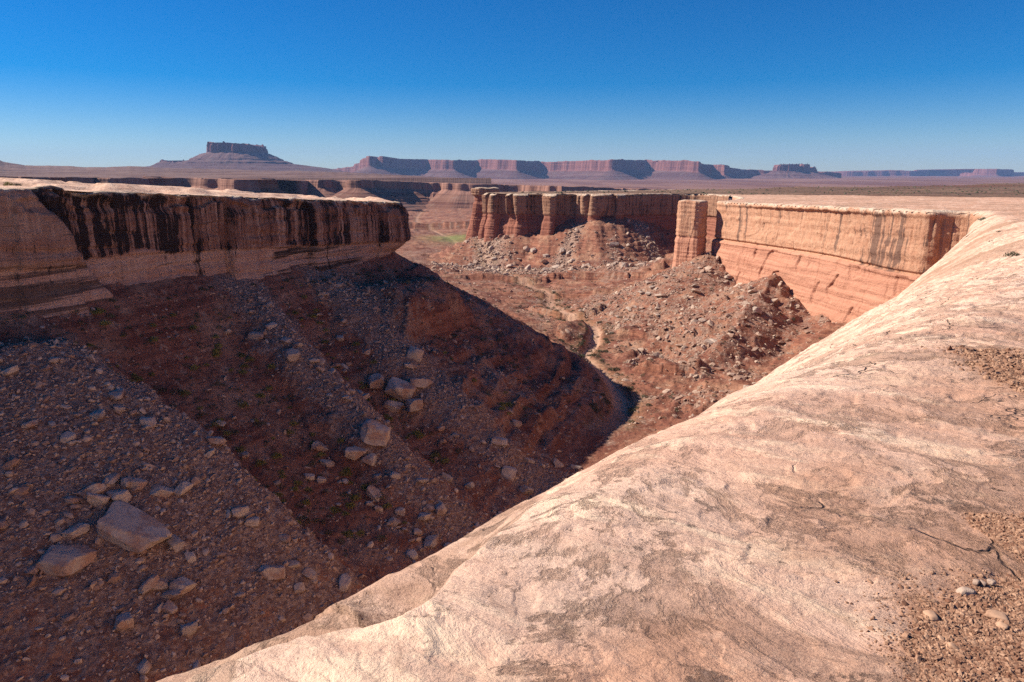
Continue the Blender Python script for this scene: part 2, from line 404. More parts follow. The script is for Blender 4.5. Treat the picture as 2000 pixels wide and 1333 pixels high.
# right plateau rim: x, y, drop at the brow, brow width
R_ctrl = [(-9, -30, 0.9, 2.0), (-4.2, -6, 0.8, 1.8), (-2.3, 1, 0.26, 1.5), (-1.75, 2.7, 0.38, 1.5), (-1.2, 3.85, 1.17, 1.7), (0.2, 6.4, 2.05, 2.4), (2.75, 10.8, 2.72, 4.0), (6.5, 16.7, 2.86, 6.0), (14, 27.8, 3.16, 8.5), (30, 50, 4.56, 10), (43, 68, 3.88, 9), (60, 93, 3.83, 6), (70, 107, 4.0, 5), (79, 119, 3.0, 4), (86, 130, 2.4, 3.5), (94, 139, 1.6, 3), (99, 145.5, .9, 2.5), (99.5, 150, .7, 2), (96.5, 152.5, .6, 2), (92.3, 152.6, .5, 2), (91, 156, .5, 2), (88.5, 166, .4, 1.6), (85, 190, .3, 1.4), (80, 218, .3, 1.4), (74, 246, .3, 1.4), (73.5, 252, .3, 1.4), (80, 262, .3, 1.4),
          (98, 300, .3, 1.4), (114, 350, .3, 1.4), (124, 410, .3, 1.4), (118, 445, .3, 1.4), (88, 440, .3, 1.4), (60, 430, .3, 1.4), (48, 430, .3, 1.4), (42, 441, .3, 1.4), (25, 434, .3, 1.4), (17, 446, .3, 1.4), (2, 443, .3, 1.4), (-5, 456, .3, 1.4), (-15, 462, .3, 1.4), (-20, 474, .3, 1.4), (-14, 488, .3, 1.4), (30, 520, .3, 1.4), (150, 590, .3, 1.4), (420, 760, .3, 1.4), (900, 980, .3, 1.4), (2600, 1500, .3, 1.4)]
R_RIM = chaikin(R_ctrl, 2)
R_POLY = np.vstack([R_RIM[:, :2], [(2600, -300), (-9, -300)]])
_rr = np.array([0, 6, 20, 50, 85, 150, 250, 430, 700, 1500, 4000]); _rz = np.array([-1.62, -1.85, -2.5, -3.9, -5.2, -7.6, -9.9, -12.6, -13.0, -12.0, -14.0])
def z_right(x, y): return np.interp(np.maximum(y, 0) * 0.92 + 0.3 * np.maximum(np.abs(x) - 0.2 * y, 0), _rr, _rz)

R_RIMZ = np.c_[R_RIM[:, :2], z_right(R_RIM[:, 0], R_RIM[:, 1]) - R_RIM[:, 2]]
WASH = chaikin([(-14, -20), (-8, 30), (-2, 62), (8, 92), (14, 110), (25, 139), (21, 162), (17.5, 178), (26, 204), (27, 222), (14, 262), (18, 300), (3, 350), (-20, 450), (-45, 600), (-90, 830), (-160, 1100), (-190, 1600)], 2)
RIB_Q = np.array([-60, 0, 20, 34, 44, 54, 61, 64.5, 68.5, 73, 84, 92, 96, 99, 102, 106, 110, 115, 119, 123, 128, 140, 160, 400])
RIB_H = np.array([0, 0, .8, -.6, 1.0, 2.2, 3.2, 2.8, -1.4, -3.2, -3.0, -2.2, .3, 1.5, .2, -2.4, -2.0, .6, 1.5, .6, .2, 0, .2, 0])
RIB_R = np.array([0, .7, 1, .6, .9, 1, 1, .95, .05, 0, 0, 0, .85, 1, .8, .05, 0, .85, 1, .6, .15, .1, .3, .2])
RIDGE_B = np.array([(83, 212, -30.0), (73, 195, -32.5), (60, 176, -37.0), (47, 158, -43.0), (40, 150, -47.5)])
CONE_A = (70.5, 246.0, -27.5)

LEDGES = [([(-40, 345), (-12, 350), (10.2, 339), (28, 343), (45, 338), (66, 322), (82, 300)], 2.6, 22.0),
          ([(26.5, 226), (22, 219), (15, 212), (13.2, 205), (15.5, 196)], 3.2, 14.0),
          ([(3, 262), (10, 250), (19, 240), (31, 238), (36, 245)], 2.0, 12.0),
          ([(28, 160), (35, 155.5), (46, 153)], 1.6, 9.0),
          ([(-170, 905), (-120, 880), (-95, 890), (-60, 872), (-30, 884), (5, 870)], 8.0, 60.0),
          ([(-2, 300), (14, 292), (40, 287), (52, 276)], 1.6, 14.0),
          ([(30, 208), (44, 196), (56, 192)], 1.8, 10.0), ([(36, 186), (47, 178), (58, 172)], 1.6, 8.0)]
LEDGES = [(chaikin(a, 2), b, c) for a, b, c in LEDGES]
def ledge_relief(x, y):
    r = np.zeros(np.shape(x), np.float32)
    for pl, h, fall in LEDGES:
        d, sq, _ = seg_dist(x, y, pl); L = np.hypot(*np.diff(pl, axis=0).T).sum()
        mid = pl[len(pl) // 2]; e0, e1 = pl[0], pl[-1]
        cl = np.vstack([pl, [(e1[0] + (e1[1] - e0[1]) * -1.0, e1[1] + (e1[0] - e0[0])), (e0[0] + (e1[1] - e0[1]) * -1.0, e0[1] + (e1[0] - e0[0]))]])
        ins = inside(x, y, cl)
        jag = d + .9 * fbm(x * .35, y * .35, 3.0, 3)
        ends = sstep(0, .18, sq / L) * sstep(1, .82, sq / L)
        r = r + np.where(ins, 1.1 * h * sstep(-.1, .7, jag) * np.exp(-np.maximum(d, 0) / fall) * ends, -.5 * np.exp(-d / 3.0) * ends)
    return r

def terrace(z, h, sharp, off):
    q = (z + off) / h; i = np.floor(q); f = q - i
    return (i + np.clip((f - 0.5) * sharp + 0.5, 0, 1)) * h - off

def floorH(x, y, detail=True):
    x = np.asarray(x, np.float32); y = np.asarray(y, np.float32)
    dl, sl, (zl,) = seg_dist(x, y, L_RIM); dl = np.where(inside(x, y, L_POLY), -dl, dl)
    dr, sr, (zr,) = seg_dist(x, y, R_RIMZ); dr = np.where(inside(x, y, R_POLY), -dr, dr)
    dw, _, _ = seg_dist(x, y, WASH)
    wob = fbm(x * .03, y * .03, 1.0, 3)
    zf = -43.5 - 0.03 * np.clip(y, -50, 900) - 0.006 * np.clip(y - 900, 0, 4000)
    zf = zf + 0.075 * np.minimum(dw, 60) + 1.6 * wob * sstep(4, 30, dw)
    far = sstep(330, 480, y)
    zf = zf + far * 3.5 * fbm(x * .008, y * .008, 5.0, 4)
    # left talus with ribs and gullies
    q = 0.97 * y + 0.2 * x + 2.2 * fbm(x * .06, y * .06, 9.0, 4) + 1.5 * fbm(x * .35, y * .35, 19.0, 3) + 0.02 * np.maximum(dl, 0)
    RIBK = 1.3
    q0 = q
    q = q + 0.45 * np.clip(dl, 0, 60) * sstep(66, 88, q + .3 * np.clip(dl, 0, 60))
    fan = np.where(q < 68, sstep(6, 13, dl + 1.5 * noise(q * .3, 0., 1.) + 10 * sstep(50, 40, q)), 1.0)
    leftside = (y < 210)
    up = sstep(1.0, 12.0, dl) * (1 - 0.75 * sstep(30, 52, dl))
    rib = np.where(leftside, RIBK * np.interp(q, RIB_Q, RIB_H) * fan, 0.8 * fbm(sl * .06, dl * .02, 3.0, 3)) * up
    zt_l = zl - 13.0 + .6 * sstep(84, 66, q) - 0.70 * dl + 0.0028 * np.clip(dl, 0, 45) ** 2 + rib
    # red ledge outcrop beneath the prow
    oc = sstep(120, 125, q) * (1 - sstep(140, 147, q))
    edge = 18.5 + 2.0 * noise(q * .25, 0.0, 2.0)
    zt_l = zt_l + oc * 6.5 * (1 - sstep(edge, edge + 1.6, dl)) * sstep(4, 16, dl)
    # right side: gentle apron, cone and ridge
    under = sstep(150, 90, y)
    zt_r = np.where(y < 330, (-37.6 - 0.27 * np.maximum(dr, 0)), np.where(y < 500, zr + np.interp(x, [-40, -22, 8, 24, 38, 50, 74, 90, 106, 130], [-24, -27, -26, -23, -17, -14.6, -15.2, -19, -25, -25]), zr - 23.0) - 0.66 * dr + 0.0030 * np.clip(dr, 0, 60) ** 2)
    zt_r = zt_r * (1 - under) + under * (zr - 22 - 0.85 * dr)
    rp = 1.6 * fbm(sr * .07, dr * .015, 8.0, 3) * sstep(1, 10, dr)
    zt_r = zt_r + rp
    # spurs of the far promontory's apron
    pq = (y > 330) & (y < 480)
    rr_ = ridged(x * .05 + 3, dr * .006, 4.0, 3)
    zt_r = zt_r + np.where(pq, 2.2 * rr_ * sstep(1, 10, dr) * (1 - sstep(35, 60, dr)), 0)
    ca = CONE_A[2] - 0.52 * np.hypot(x - CONE_A[0], y - CONE_A[1]) + 0.9 * fbm(np.arctan2(y - CONE_A[1], x - CONE_A[0]) * 3.0, 0.0, 1.0, 3)
    db, _, (zb,) = seg_dist(x, y, RIDGE_B)
    rb = zb - 0.47 * db + 1.6 * fbm(x * .09, y * .09, 3.0, 4)
    z = smax(zf, zt_l, 3.0); z = smax(z, zt_r, 2.5); z = smax(z, ca, 1.5); z = smax(z, rb, 1.2)
    # what covers the ground
    rub = np.where(leftside & (dl < 62), np.interp(q, RIB_Q, RIB_R) * fan, 0.15)
    rub = np.where((dl > 40) & leftside, np.maximum(rub * 0.85, 0.4 * (q < 128)), rub)
    rub = np.where(q > 128, np.where(dl > 22, 0.45 * sstep(-.1, .3, noise(x * .07, y * .07, 4.0)), rub), rub)
    rub = np.where(ca > z - 1.0, 0.50, rub); rub = np.where(rb > z - 1.0, 0.46, rub)
    pr = (y > 330) & (dr < 75) & (dr > 0)
    chute = np.clip(np.exp(-((x - 80 - .12 * dr) / 5.0) ** 2) * 1.2 + np.exp(-((x - 44 + .45 * dr) / (4.0 + .14 * dr)) ** 2) * .9 + np.exp(-((x + 14) / 15.) ** 2) * .9 + np.exp(-((x - 62 + .1 * dr) / 5.0) ** 2) * .6 * (dr > 18), 0, 1)
    rub = np.where(pr, np.maximum(chute, 0.5 * sstep(28, 50, dr)) * (1 - sstep(60, 75, dr)), rub)
    rub = np.clip(rub + 0.28 * fbm(x * .11, y * .11, 12.0, 3), 0, 1)
    # stepped red ledges where the beds outcrop
    led = (1 - rub) * (1 - .75 * (leftside & (dl <= 17) & (oc < .1))) * sstep(-0.25, 0.1, fbm(x * .022, y * .022, 14.0, 3) + 0.5 * (dr < 55) * (y > 330)) * sstep(3.0, 9.0, dw) * (1 - .8 * (leftside & (dl < 100) & (dl > 17) & (dw > 14) & (oc < .1)))
    wb2 = 1.2 * fbm(x * .07, y * .07, 31.0, 3); zt = terrace(z + wb2, 2.3, 3.4, 40.0 + 0 * z) - wb2
    z = z + (zt - z) * led * 0.95 * np.where(leftside & (dl < 90) & (oc < .1), np.where(q > 116, .8, .2), 1)
    zt = terrace(z + 1.2 * wob, 0.75, 3.0, 60.0) - 1.2 * wob
    z = z + (zt - z) * led * 0.6
    z = z + np.where((y > 130) & (y < 1100) & (rub < .6), ledge_relief(x, y), 0)
    # wash channel with a cut bank
    chan = (1 - sstep(1.0, 3.4 + 1.6 * wob, dw)) * (1 - sstep(200, 260, y) * .7) * sstep(120, 142, y)
    z = z - 1.6 * chan * (1 - far * .5)
    rough = (leftside & (dl > 3)) * sstep(112, 124, q) * sstep(4, 12, dw)
    z = z + rough * (2.6 * fbm(x * .055, y * .055, 51.0, 4) + 1.6 * (ridged(x * .11, y * .11, 53.0, 3) - .3))
    if detail:
        z = z + 0.55 * fbm(x * .22, y * .22, 2.0, 4) * (0.5 + 0.6 * rub) * (1 - .8 * chan)
        z = z + 0.22 * fbm(x * 1.1, y * 1.1, 6.0, 3) * (1 - .8 * chan) + (1.5 * ridged(x * .06, y * .085, 9.0, 5) - .6) * (1 - chan) * (1 - rub) * sstep(3, 12, dw) * np.where(leftside, sstep(45, 75, dl), 1)
    return z, dl, dr, dw, rub, q

# ------------------------------------------------------------------ polar sheets (finer near the viewer, coarser far away)
def polar(a0, a1, na, r0, r1, ratio, wide=None):
    nr = int(math.log(r1 / r0) / ratio) + 1
    r = r0 * np.exp(np.linspace(0, math.log(r1 / r0), nr)); a = np.linspace(a0, a1, na)
    if wide: a = np.concatenate([np.linspace(wide[0], a0, wide[2], endpoint=False), a, np.linspace(a1, wide[1], wide[2] + 1)[1:]]); na = len(a)
    a = np.radians(a)
    R, A = np.meshgrid(r, a, indexing='ij')
    return R * np.sin(A), R * np.cos(A), nr, na

def facekeep(m, nr, na):
    return m[:-1, :-1] | m[1:, :-1] | m[:-1, 1:] | m[1:, 1:]

def build_floor():
    X, Y, nr, na = polar(-47, 40, 1000, 26, 1500, 0.0045, (-70, 48, 60))
    z, dl, dr, dw, rub, q = floorH(X, Y)
    keep = facekeep((dl > -6) & (dr > -6), nr, na)
    wash = (1 - sstep(1.1, 2.6, dw + 0.8 * fbm(X * .2, Y * .2, 3.0, 3))) * 0.8 * (1 - .5 * sstep(220, 300, Y)) * sstep(118, 145, Y)
    green = np.exp(-((X + 58) / 26) ** 2 - ((Y - 690) / 60) ** 2) + 0.12 * np.exp(-((dw - 3.5) / 1.5) ** 2) * (Y > 120)
    v = np.stack([X, Y, z], -1).reshape(-1, 3); f = grid_faces(nr, na, keep)
    v, f, at_ = compact(v, f, dict(rubble=rub, wash=wash, green=np.clip(green, 0, 1)))
    o = mesh_np('canyon_floor', v, f, M_FLOOR, True, at_)
    tag(o, 'reddish brown canyon floor and talus slopes below the cliffs', 'canyon', kind='structure')
build_floor()

GRAVEL_PX = [[(1778, 1370), (1782, 1333), (1776, 1260), (1790, 1200), (1800, 1170), (1830, 1180), (1855, 1183), (1880, 1165), (1905, 1148), (1930, 1142), (1965, 1140), (2010, 1128), (2100, 1112), (2130, 1180), (2130, 1370)],
             [(1893, 1006), (1930, 1003), (2000, 1018), (2080, 1030), (2080, 1095), (2000, 1090), (1950, 1065), (1915, 1035)],
             [(1880, 680), (1940, 682), (2010, 695), (2080, 700), (2080, 780), (2000, 770), (1945, 745), (1910, 715)]]
# crease under the near brow
def slick_base(x, y):
    dr, sr, (dp, w) = seg_dist(x, y, R_RIM); ins = inside(x, y, R_POLY); sd = np.where(ins, dr, -dr)
    z = z_right(x, y).astype(np.float32)
    k = np.clip((w - sd) / w, 0, None)
    z = z - dp * k ** 2
    r = np.hypot(x, y)
    z = z + 0.10 * fbm(x * .55, y * .4, 1.0, 3) * np.clip(r / 5, .35, 2.2) + 0.35 * fbm(x * .06, y * .1, 3.0, 3) * sstep(10, 40, r)
    return z, sd, w, r

def slick_hit(uv, fn, r1=60):
    uv = np.asarray(uv, float); ys = 1.2 * np.exp(np.linspace(0, math.log(r1 / 1.2), 1500))
    a = (uv[:, 0] - 1000) / F; b = (666.5 - uv[:, 1]) / F; dy = CP + b * SP
    X = (a / dy)[:, None] * ys; Z = ((-SP + b * CP) / dy)[:, None] * ys; Y = np.tile(ys, (len(uv), 1))
    h = fn(X, Y)[0]; k = np.argmax(Z < h, 1); i = np.arange(len(uv))
    return np.stack([X[i, k], Y[i, k], h[i, k]], -1)

_c = slick_hit([(330, 1340), (450, 1290), (560, 1252), (660, 1225), (740, 1215), (800, 1196), (845, 1165), (872, 1132), (915, 1092), (960, 1056), (1010, 1012), (1070, 965)], slick_base)[:, :2]
CREASE = chaikin(np.vstack([[(_c[0, 0] - 1.6, _c[0, 1] - 1.9)], _c]), 2)
CR_L = np.concatenate([[0], np.cumsum(np.hypot(*np.diff(CREASE, axis=0).T))])
CR_POLY = np.vstack([CREASE, CREASE[-1:] + [[-6, 10]], [[-30, 10]], [[-30, -10]]])
def slickH(x, y, fine=True):
    z, sd, w, r = slick_base(x, y)
    dc, sc, _ = seg_dist(x, y, CREASE)
    sgn = np.where(inside(x, y, CR_POLY), dc, -dc) + .03 * noise(x * 3, y * 3, 4.0)
    q = sc / CR_L[-1]
    amp = np.interp(q, [0, .3, .5, .62, .8, 1.0], [.14, .24, .44, .46, .26, .0])
    ww = np.interp(q, [0, .5, .62, 1.0], [.30, .12, .14, .3])
    z = z - amp * sstep(-.02, ww, sgn) + 0.75 * amp * sstep(ww + .05, .75, sgn)
    # thin exfoliation sheets
    e = fbm(x * .33 + 3, y * .5, 5.0, 5) * 3.0 + 0.1 * y
    sh = terrace(e, 0.5, 9.0, 0.0) - e
    z = z + 0.05 * sh * np.clip(r / 9, .5, 5.0)
    e = fbm(x * .9 + 9, y * 1.1, 8.0, 5) * 3.0
    z = z + 0.018 * (terrace(e, 0.45, 12.0, 0.0) - e) * np.clip(r / 6, .7, 3.0)
    if fine: z = z + 0.026 * fbm(x * 3.1, y * 3.1, 7.0, 5)
    return z, sd, w

def build_slick():
    X, Y, nr, na = polar(-62, 52, 1000, 0.5, 470, 0.0072, (-180, 180, 110))
    z, sd, w = slickH(X, Y)
    cut = np.where(Y < 95, z > -45, sd > 0.5)
    cut &= (sd > -22)
    keep = facekeep(cut & (sd > np.where(Y < 95, -22, np.where(Y > 385, 4.5, .9))), nr, na)
    far = sstep(18, 70, np.hypot(X, Y))
    v = np.stack([X, Y, z], -1).reshape(-1, 3); f = grid_faces(nr, na, keep)
    sand = np.zeros(X.shape, np.float32)
    for px_ in GRAVEL_PX:
        pw = slick_hit(px_, lambda a, b: slickH(a, b, False))[:, :2]; pc = np.vstack([pw, pw[:1]])
        dd = seg_dist(X, Y, pc)[0]; dd = np.where(inside(X, Y, pw), -dd, dd); wd = .05 + .02 * np.hypot(X, Y)
        sand = np.maximum(sand, 1 - sstep(-wd, wd * 1.5, dd + wd * 1.2 * fbm(X * 4, Y * 4, 2.0, 4)))
    bench = inside(X, Y, CR_POLY).astype(np.float32) * (Y < 9)
    v, f, at_ = compact(v, f, dict(edge=sd / w, far=far, bench=bench, sand=sand))
    o = mesh_np('slickrock_plateau', v, f, M_SLICK, True, at_)
    tag(o, 'pale rounded slickrock rim sweeping from underfoot to the alcove', 'rock plateau', kind='structure')
build_slick()

def build_plain():
    X, Y, nr, na = polar(-10, 52, 740, 415, 5200, 0.0045, (-14, 100, 90))
    sd, _, _ = seg_dist(X, Y, R_RIM[:, :2]); sd = np.where(inside(X, Y, R_POLY), sd, -sd)
    z = z_right(X, Y) + 4.0 * fbm(X * .006, Y * .010, 2.0, 5) * sstep(440, 800, Y) + 0.5 * fbm(X * .06, Y * .06, 1.0, 3)
    z = z + 0.35 - 2.2 * sstep(50, 0, np.hypot(X, Y) - 410)
    # low brown rises and one small flat-topped mound
    z = z + 17 * sstep(0.05, 0.5, fbm(X * .0016 + 2, Y * .0030, 4.0, 4)) * sstep(900, 1600, Y) * sstep(300, 1100, X)
    z = z + 9.0 * sstep(75, 30, np.hypot((X - 400) * .62, (Y - 1210) * .8) + 8 * fbm(X * .03, Y * .03, 1.0, 3))
    zt = terrace(z, 2.4, 2.6, 30.0); z = z + .6 * (zt - z)
    keep = facekeep(sd > 1.0, nr, na)
    v = np.stack([X, Y, z], -1).reshape(-1, 3); f = grid_faces(nr, na, keep)
    v, f, at_ = compact(v, f, {})
    o = mesh_np('desert_plain', v, f, M_PLAIN, True, at_)
    tag(o, 'brown scrubby desert plain stretching behind the right-hand rim', 'desert', kind='structure')
build_plain()

def left_top_z(X, Y):
    sd, _, _ = seg_dist(X, Y, L_RIM[:, :2]); sd = np.where(inside(X, Y, L_POLY), sd, -sd)
    e = fbm(X * .05, Y * .03, 2.0, 5) * 4; sh = terrace(e, .8, 7.0, 0.0)
    return z_left(X, Y) + (0.7 * sh) * sstep(1.0, 7, sd) + 0.18 * fbm(X * .3, Y * .3, 1.0, 4) - 0.10
def build_left_top():
    n = 520
    xs = np.linspace(-420, -15, n); ys = np.linspace(-20, 300, 420)
    Y, X = np.meshgrid(ys, xs, indexing='ij')
    sd, _, _ = seg_dist(X, Y, L_RIM[:, :2]); sd = np.where(inside(X, Y, L_POLY), sd, -sd)
    z = left_top_z(X, Y)
    keep = facekeep(sd > 1.2, 420, n)
    v = np.stack([X, Y, z], -1).reshape(-1, 3); f = grid_faces(420, n, keep)
    v, f, at_ = compact(v, f, dict(edge=np.full(X.shape, .9), far=np.full(X.shape, .6), bench=0 * X, sand=0 * X))
    o = mesh_np('slickrock_bench', v, f, M_SLICK, True, at_)
    tag(o, 'pale flat bedrock top of the shaded cliff across the gully', 'rock plateau', kind='structure')
build_left_top()

# ------------------------------------------------------------------ swept cliffs
def sweep(name, rim, prof, side, ds, dt, disp, mat, zlip=None, backdir=False, attrs_f=None, closed=False, zfun=None):
    P, S = resample(rim, ds)
    T = np.gradient(P[:, :2], axis=0)
    k = 5
    T = np.stack([np.convolve(np.pad(T[:, i], k, mode='edge'), np.ones(2 * k + 1) / (2 * k + 1), 'valid') for i in (0, 1)], 1)
    T /= np.linalg.norm(T, axis=1)[:, None] + 1e-9
    N = np.stack([T[:, 1], -T[:, 0]], 1) * side
    pr = np.asarray(prof, float)
    L = np.concatenate([[0], np.cumsum(np.hypot(*np.diff(pr, axis=0).T))])
    m = max(3, int(L[-1] / dt)); tt = np.linspace(0, L[-1], m)
    out = np.interp(tt, L, pr[:, 0]); down = np.interp(tt, L, pr[:, 1])
    SS, DD = np.meshgrid(S, down, indexing='ij'); _, OO = np.meshgrid(S, out, indexing='ij')
    X0 = P[:, 0][:, None] + 0 * DD; Y0 = P[:, 1][:, None] + 0 * DD
    o, dz = disp(SS, DD, OO, X0, Y0)
    if backdir:                                            # plateau behind the rim runs straight back
        o = o - np.minimum(OO, 0); Y0 = Y0 - np.minimum(OO, 0)
    X = X0 + N[:, 0][:, None] * o; Y = Y0 + N[:, 1][:, None] * o
    Z = P[:, 2][:, None] - DD + dz
    if zlip is not None:
        on = OO < -.05
        zx = zlip(np.where(on, X, X0), np.where(on, Y, Y0)) + .06 * on
        Z = Z + (zx - P[:, 2][:, None]) * (1 - sstep(1.0, 7.0, DD)) 
    v = np.stack([X, Y, Z], -1).reshape(-1, 3)
    f = grid_faces(len(S), m, None, flip=(side > 0))
    at_ = dict(s=SS, t=DD); at_.update(attrs_f(SS, DD, X, Y) if attrs_f else {})
    return mesh_np(name, v, f, mat, True, at_)

def top_relief(SS, DD, OO):
    """how far each vertex is from the buried inner lip (0) to the open face (1)"""
    return sstep(-2.5, -0.3, OO)

# ---- left shaded cliff
_Ls = np.concatenate([[0], np.cumsum(np.hypot(*np.diff(L_RIM[:, :2], axis=0).T))])
def s_at(rim, x, y):
    d, s, _ = seg_dist(np.array([x]), np.array([y]), rim[:, :2]); return float(s[0])
sA = s_at(L_RIM, -57.5, 88); sMID = s_at(L_RIM, -41, 120); sTIP = s_at(L_RIM, -23.5, 155); s0 = s_at(L_RIM, -98, 30); sB = s_at(L_RIM, -110, 257)
iA = np.searchsorted(_Ls, s0 - 25); iB = np.searchsorted(_Ls, sB)
LC = L_RIM[iA:iB]; off = _Ls[iA]
def disp_left(S, D, O, X, Y):
    s = S + off
    w = top_relief(S, D, O)
    o = O.copy()
    # joint-bounded panels: each panel sits at its own depth
    pan = np.floor((s + 1.6 * noise(s * .09, D * .03)) / 6.5)
    o = o + w * 1.3 * noise(pan * 3.7, 0.5, 1.0) * sstep(0, 2, D)
    ph = (s + 1.6 * noise(s * .09, D * .03)) / 6.5; jd = np.abs(ph - np.round(ph)) * 6.5
    o = o - w * 1.1 * np.exp(-(jd / .28) ** 2) * sstep(-.1, .35, noise(np.round(ph) * 5.1, 1.0, 2.0)) * sstep(.3, 1.5, D)
    o = o + w * (0.35 * fbm(s * .12, D * .05, 2.0, 3) + 0.16 * noise(s * .02, D * 1.1, 4.0) * sstep(1, 3, D))
    # beds: the lower third is a recessed paler bed under a small overhang
    o = o - w * 0.55 * sstep(8.4, 8.8, D) * sstep(sA + 4, sA + 16, s) + w * 0.3 * sstep(10.5, 13, D)
    # leaning buttress slab closing the near end
    e = sA - 3.5 + 0.56 * D + 0.5 * noise(D * .5, 0.0, 8.0)
    b = sstep(e + 0.5, e - 0.4, s)
    o = o + w * b * (2.2 + 0.06 * D - .9 * sstep(9, 10.2, D) + .3 * sstep(11, 14, D))
    # prow: undercut at the tip
    tip = np.exp(-((s - sTIP) / 9.0) ** 2)
    o = o + w * tip * (1.0 * sstep(0, 4, D) - 5.4 * sstep(8.0, 13.5, D))
    # scalloped rim line
    dz = (0.45 * fbm(s * .10, 0.0, 6.0, 3) + 0.4 * noise(s * .33, 2.0, 6.0) + .22 * np.round(1.6 * noise(s * .16, 8.0, 2.0))) * sstep(-2.8, -.6, O) * (1 - sstep(4, 9, D))
    o = o - w * .8 * sstep(.05, .2, noise(s * .22, D * .5, 31.0)) * (1 - sstep(1.6, 3.2, D)) - w * .25 * sstep(.1, .2, noise(s * .06, D * .7, 33.0))
    dz = dz + 0.25 * fbm(X * .3, Y * .3, 1.0, 3) * (1 - w)
    return o, dz
sZB = s_at(L_RIM, -49, 103); sZC = s_at(L_RIM, -41.4, 119.5); sZD = s_at(L_RIM, -31, 137.5)
def attr_left(S, D, X, Y):
    s = S + off
    slab = sstep(sA - 3 + .56 * D, sA - 4 + .56 * D, s)
    A = (1 - slab) * (1 - sstep(sZB - 2, sZB + 1, s + noise(D * .3, 0., 4.) * 1.5)); C = sstep(sZC - .5, sZC + .3, s) * (1 - sstep(sZD, sZD + 5, s)); Dz = sstep(sZD, sZD + 5, s)
    B = np.clip(1 - slab - A - C - Dz, 0, 1)
    cut = 8.5 + .4 * noise(s * .1, 0., 3.) + .25 * noise(s * .6, 0., 5.) + 1.0 * A * noise(s * .13, 2., 2.)
    up = 1 - sstep(cut - .25, cut + .3, D)
    v = up * (.95 * A + .88 * B + .95 * C + .95 * Dz) + slab * .45 * (1 - sstep(8.6, 9.4, D))
    soot = up * (.44 * A + .12 * B + .22 * C + .16 * Dz) - slab * .25 - .10 * (1 - up) * (1 - slab)
    band = C * (1 - up) * sstep(cut, cut + .6, D) + slab * sstep(8.8, 9.6, D) * .8
    return dict(lower=0.0 * D, varnish=np.clip(v, 0, 1.2), band=np.clip(band, 0, 1), soot=soot)
PROF_L = [(-3.5, 0.35), (-2.2, 0.05), (-1.0, 0.02), (-.35, .15), (0, 0.7), (.1, 1.5), (.1, 8.5), (.0, 12.0), (.3, 14.5), (2.0, 20.0)]
o = sweep('shaded_cliff', LC, PROF_L, 1, 0.22, 0.16, disp_left, M_CLIFF_L, zlip=left_top_z, attrs_f=attr_left)
tag(o, 'dark varnish-streaked sandstone cliff in shade with an undercut prow', 'cliff', kind='structure')

# ---- right sunlit alcove wall, recess and promontory
_Rs = np.concatenate([[0], np.cumsum(np.hypot(*np.diff(R_RIMZ[:, :2], axis=0).T))])
sR0 = s_at(R_RIMZ, 60, 93); sSLOT = s_at(R_RIMZ, 94, 141); sHEAD = s_at(R_RIMZ, 91, 150); sCOR = s_at(R_RIMZ, 73, 250); sPR0 = s_at(R_RIMZ, 118, 442); sPTIP = s_at(R_RIMZ, -20, 474); sEND = s_at(R_RIMZ, 150, 590)
def cut_rim(a, b): return R_RIMZ[np.searchsorted(_Rs, a):np.searchsorted(_Rs, b)], _Rs[np.searchsorted(_Rs, a)]
RC, offR = cut_rim(sR0, sPR0 - 60)
def disp_right(S, D, O, X, Y):
    s = S + offR; w = top_relief(S, D, O); o = O.copy()
    h = 13.2 + 0.0 * s + 1.0 * sstep(sHEAD + 40, sHEAD, s)
    o = o + w * (0.35 * fbm(s * .09, D * .12, 2.0, 4) + 0.04 * noise(s * .02, D * 1.3, 4.0) * sstep(1, 3, D))
    # spalled arches and flakes
    fl = noise(s * .16, D * .22, 11.0); o = o - w * 0.20 * sstep(.15, .30, fl) * sstep(2, 4, D) * (1 - sstep(11, 13, D)) * sstep(sHEAD + 8, sHEAD + 20, s)
    fl = noise(s * .5, D * .5, 15.0); o = o - w * 0.10 * sstep(.3, .36, fl) * sstep(2, 4, D)
    jn = noise(s * .45, D * .012, 41.0); o = o - w * .45 * np.exp(-(jn / .035) ** 2) * sstep(-.1, .3, noise(s * .08, D * .12, 43.0)) * sstep(.5, 2, D)
    o = o + w * .10 * (terrace(3 * noise(s * .012, D * .55, 45.0), .5, 6.0, 0.0)) * sstep(1, 3, D)
    # alcove: the face hollows inwards, brow hangs over it
    al = np.exp(-((s - (sHEAD + 48)) / 42.0) ** 2)
    o = o - w * al * 1.3 * sstep(0.6, 1.6, D) * (1 - .6 * sstep(4, 13, D))
    # bedding ledge between cap and red beds
    o = o - w * 0.7 * sstep(h - 1.0, h - .3, D) + w * 1.1 * sstep(h - .2, h + .3, D) - w * .35 * sstep(h + .8, h + 1.2, D)
    low = sstep(h, h + 1, D)
    o = o + w * low * (0.8 * fbm(s * .12, D * .09, 21.0, 5) + 0.08 * noise(s * .03, D * .9, 22.0) - .5 * sstep(.3, .4, noise(s * .22, D * .16, 23.0)) + 0.05 * (D - h))
    dz = (0.35 * fbm(s * .10, 0.0, 6.0, 3) + 0.2 * noise(s * .4, 2.0, 6.0)) * sstep(-2.8, -.6, O) * (1 - sstep(4, 9, D))
    return o, dz
STRIPES = [((89, 160), .5, 1.1, 13), ((88.6, 163), .35, .8, 9), ((88.2, 168), .7, 1.1, 13.5), ((87.5, 173), .3, .7, 7), ((86, 183), .35, .9, 13), ((84.6, 192), .3, .6, 6), ((83, 201), .25, .6, 8), ((81, 212), .3, .7, 6), ((77.5, 230), .5, 1.0, 13), ((76.8, 234), .6, 1.0, 13), ((75, 243), .5, .6, 9)]
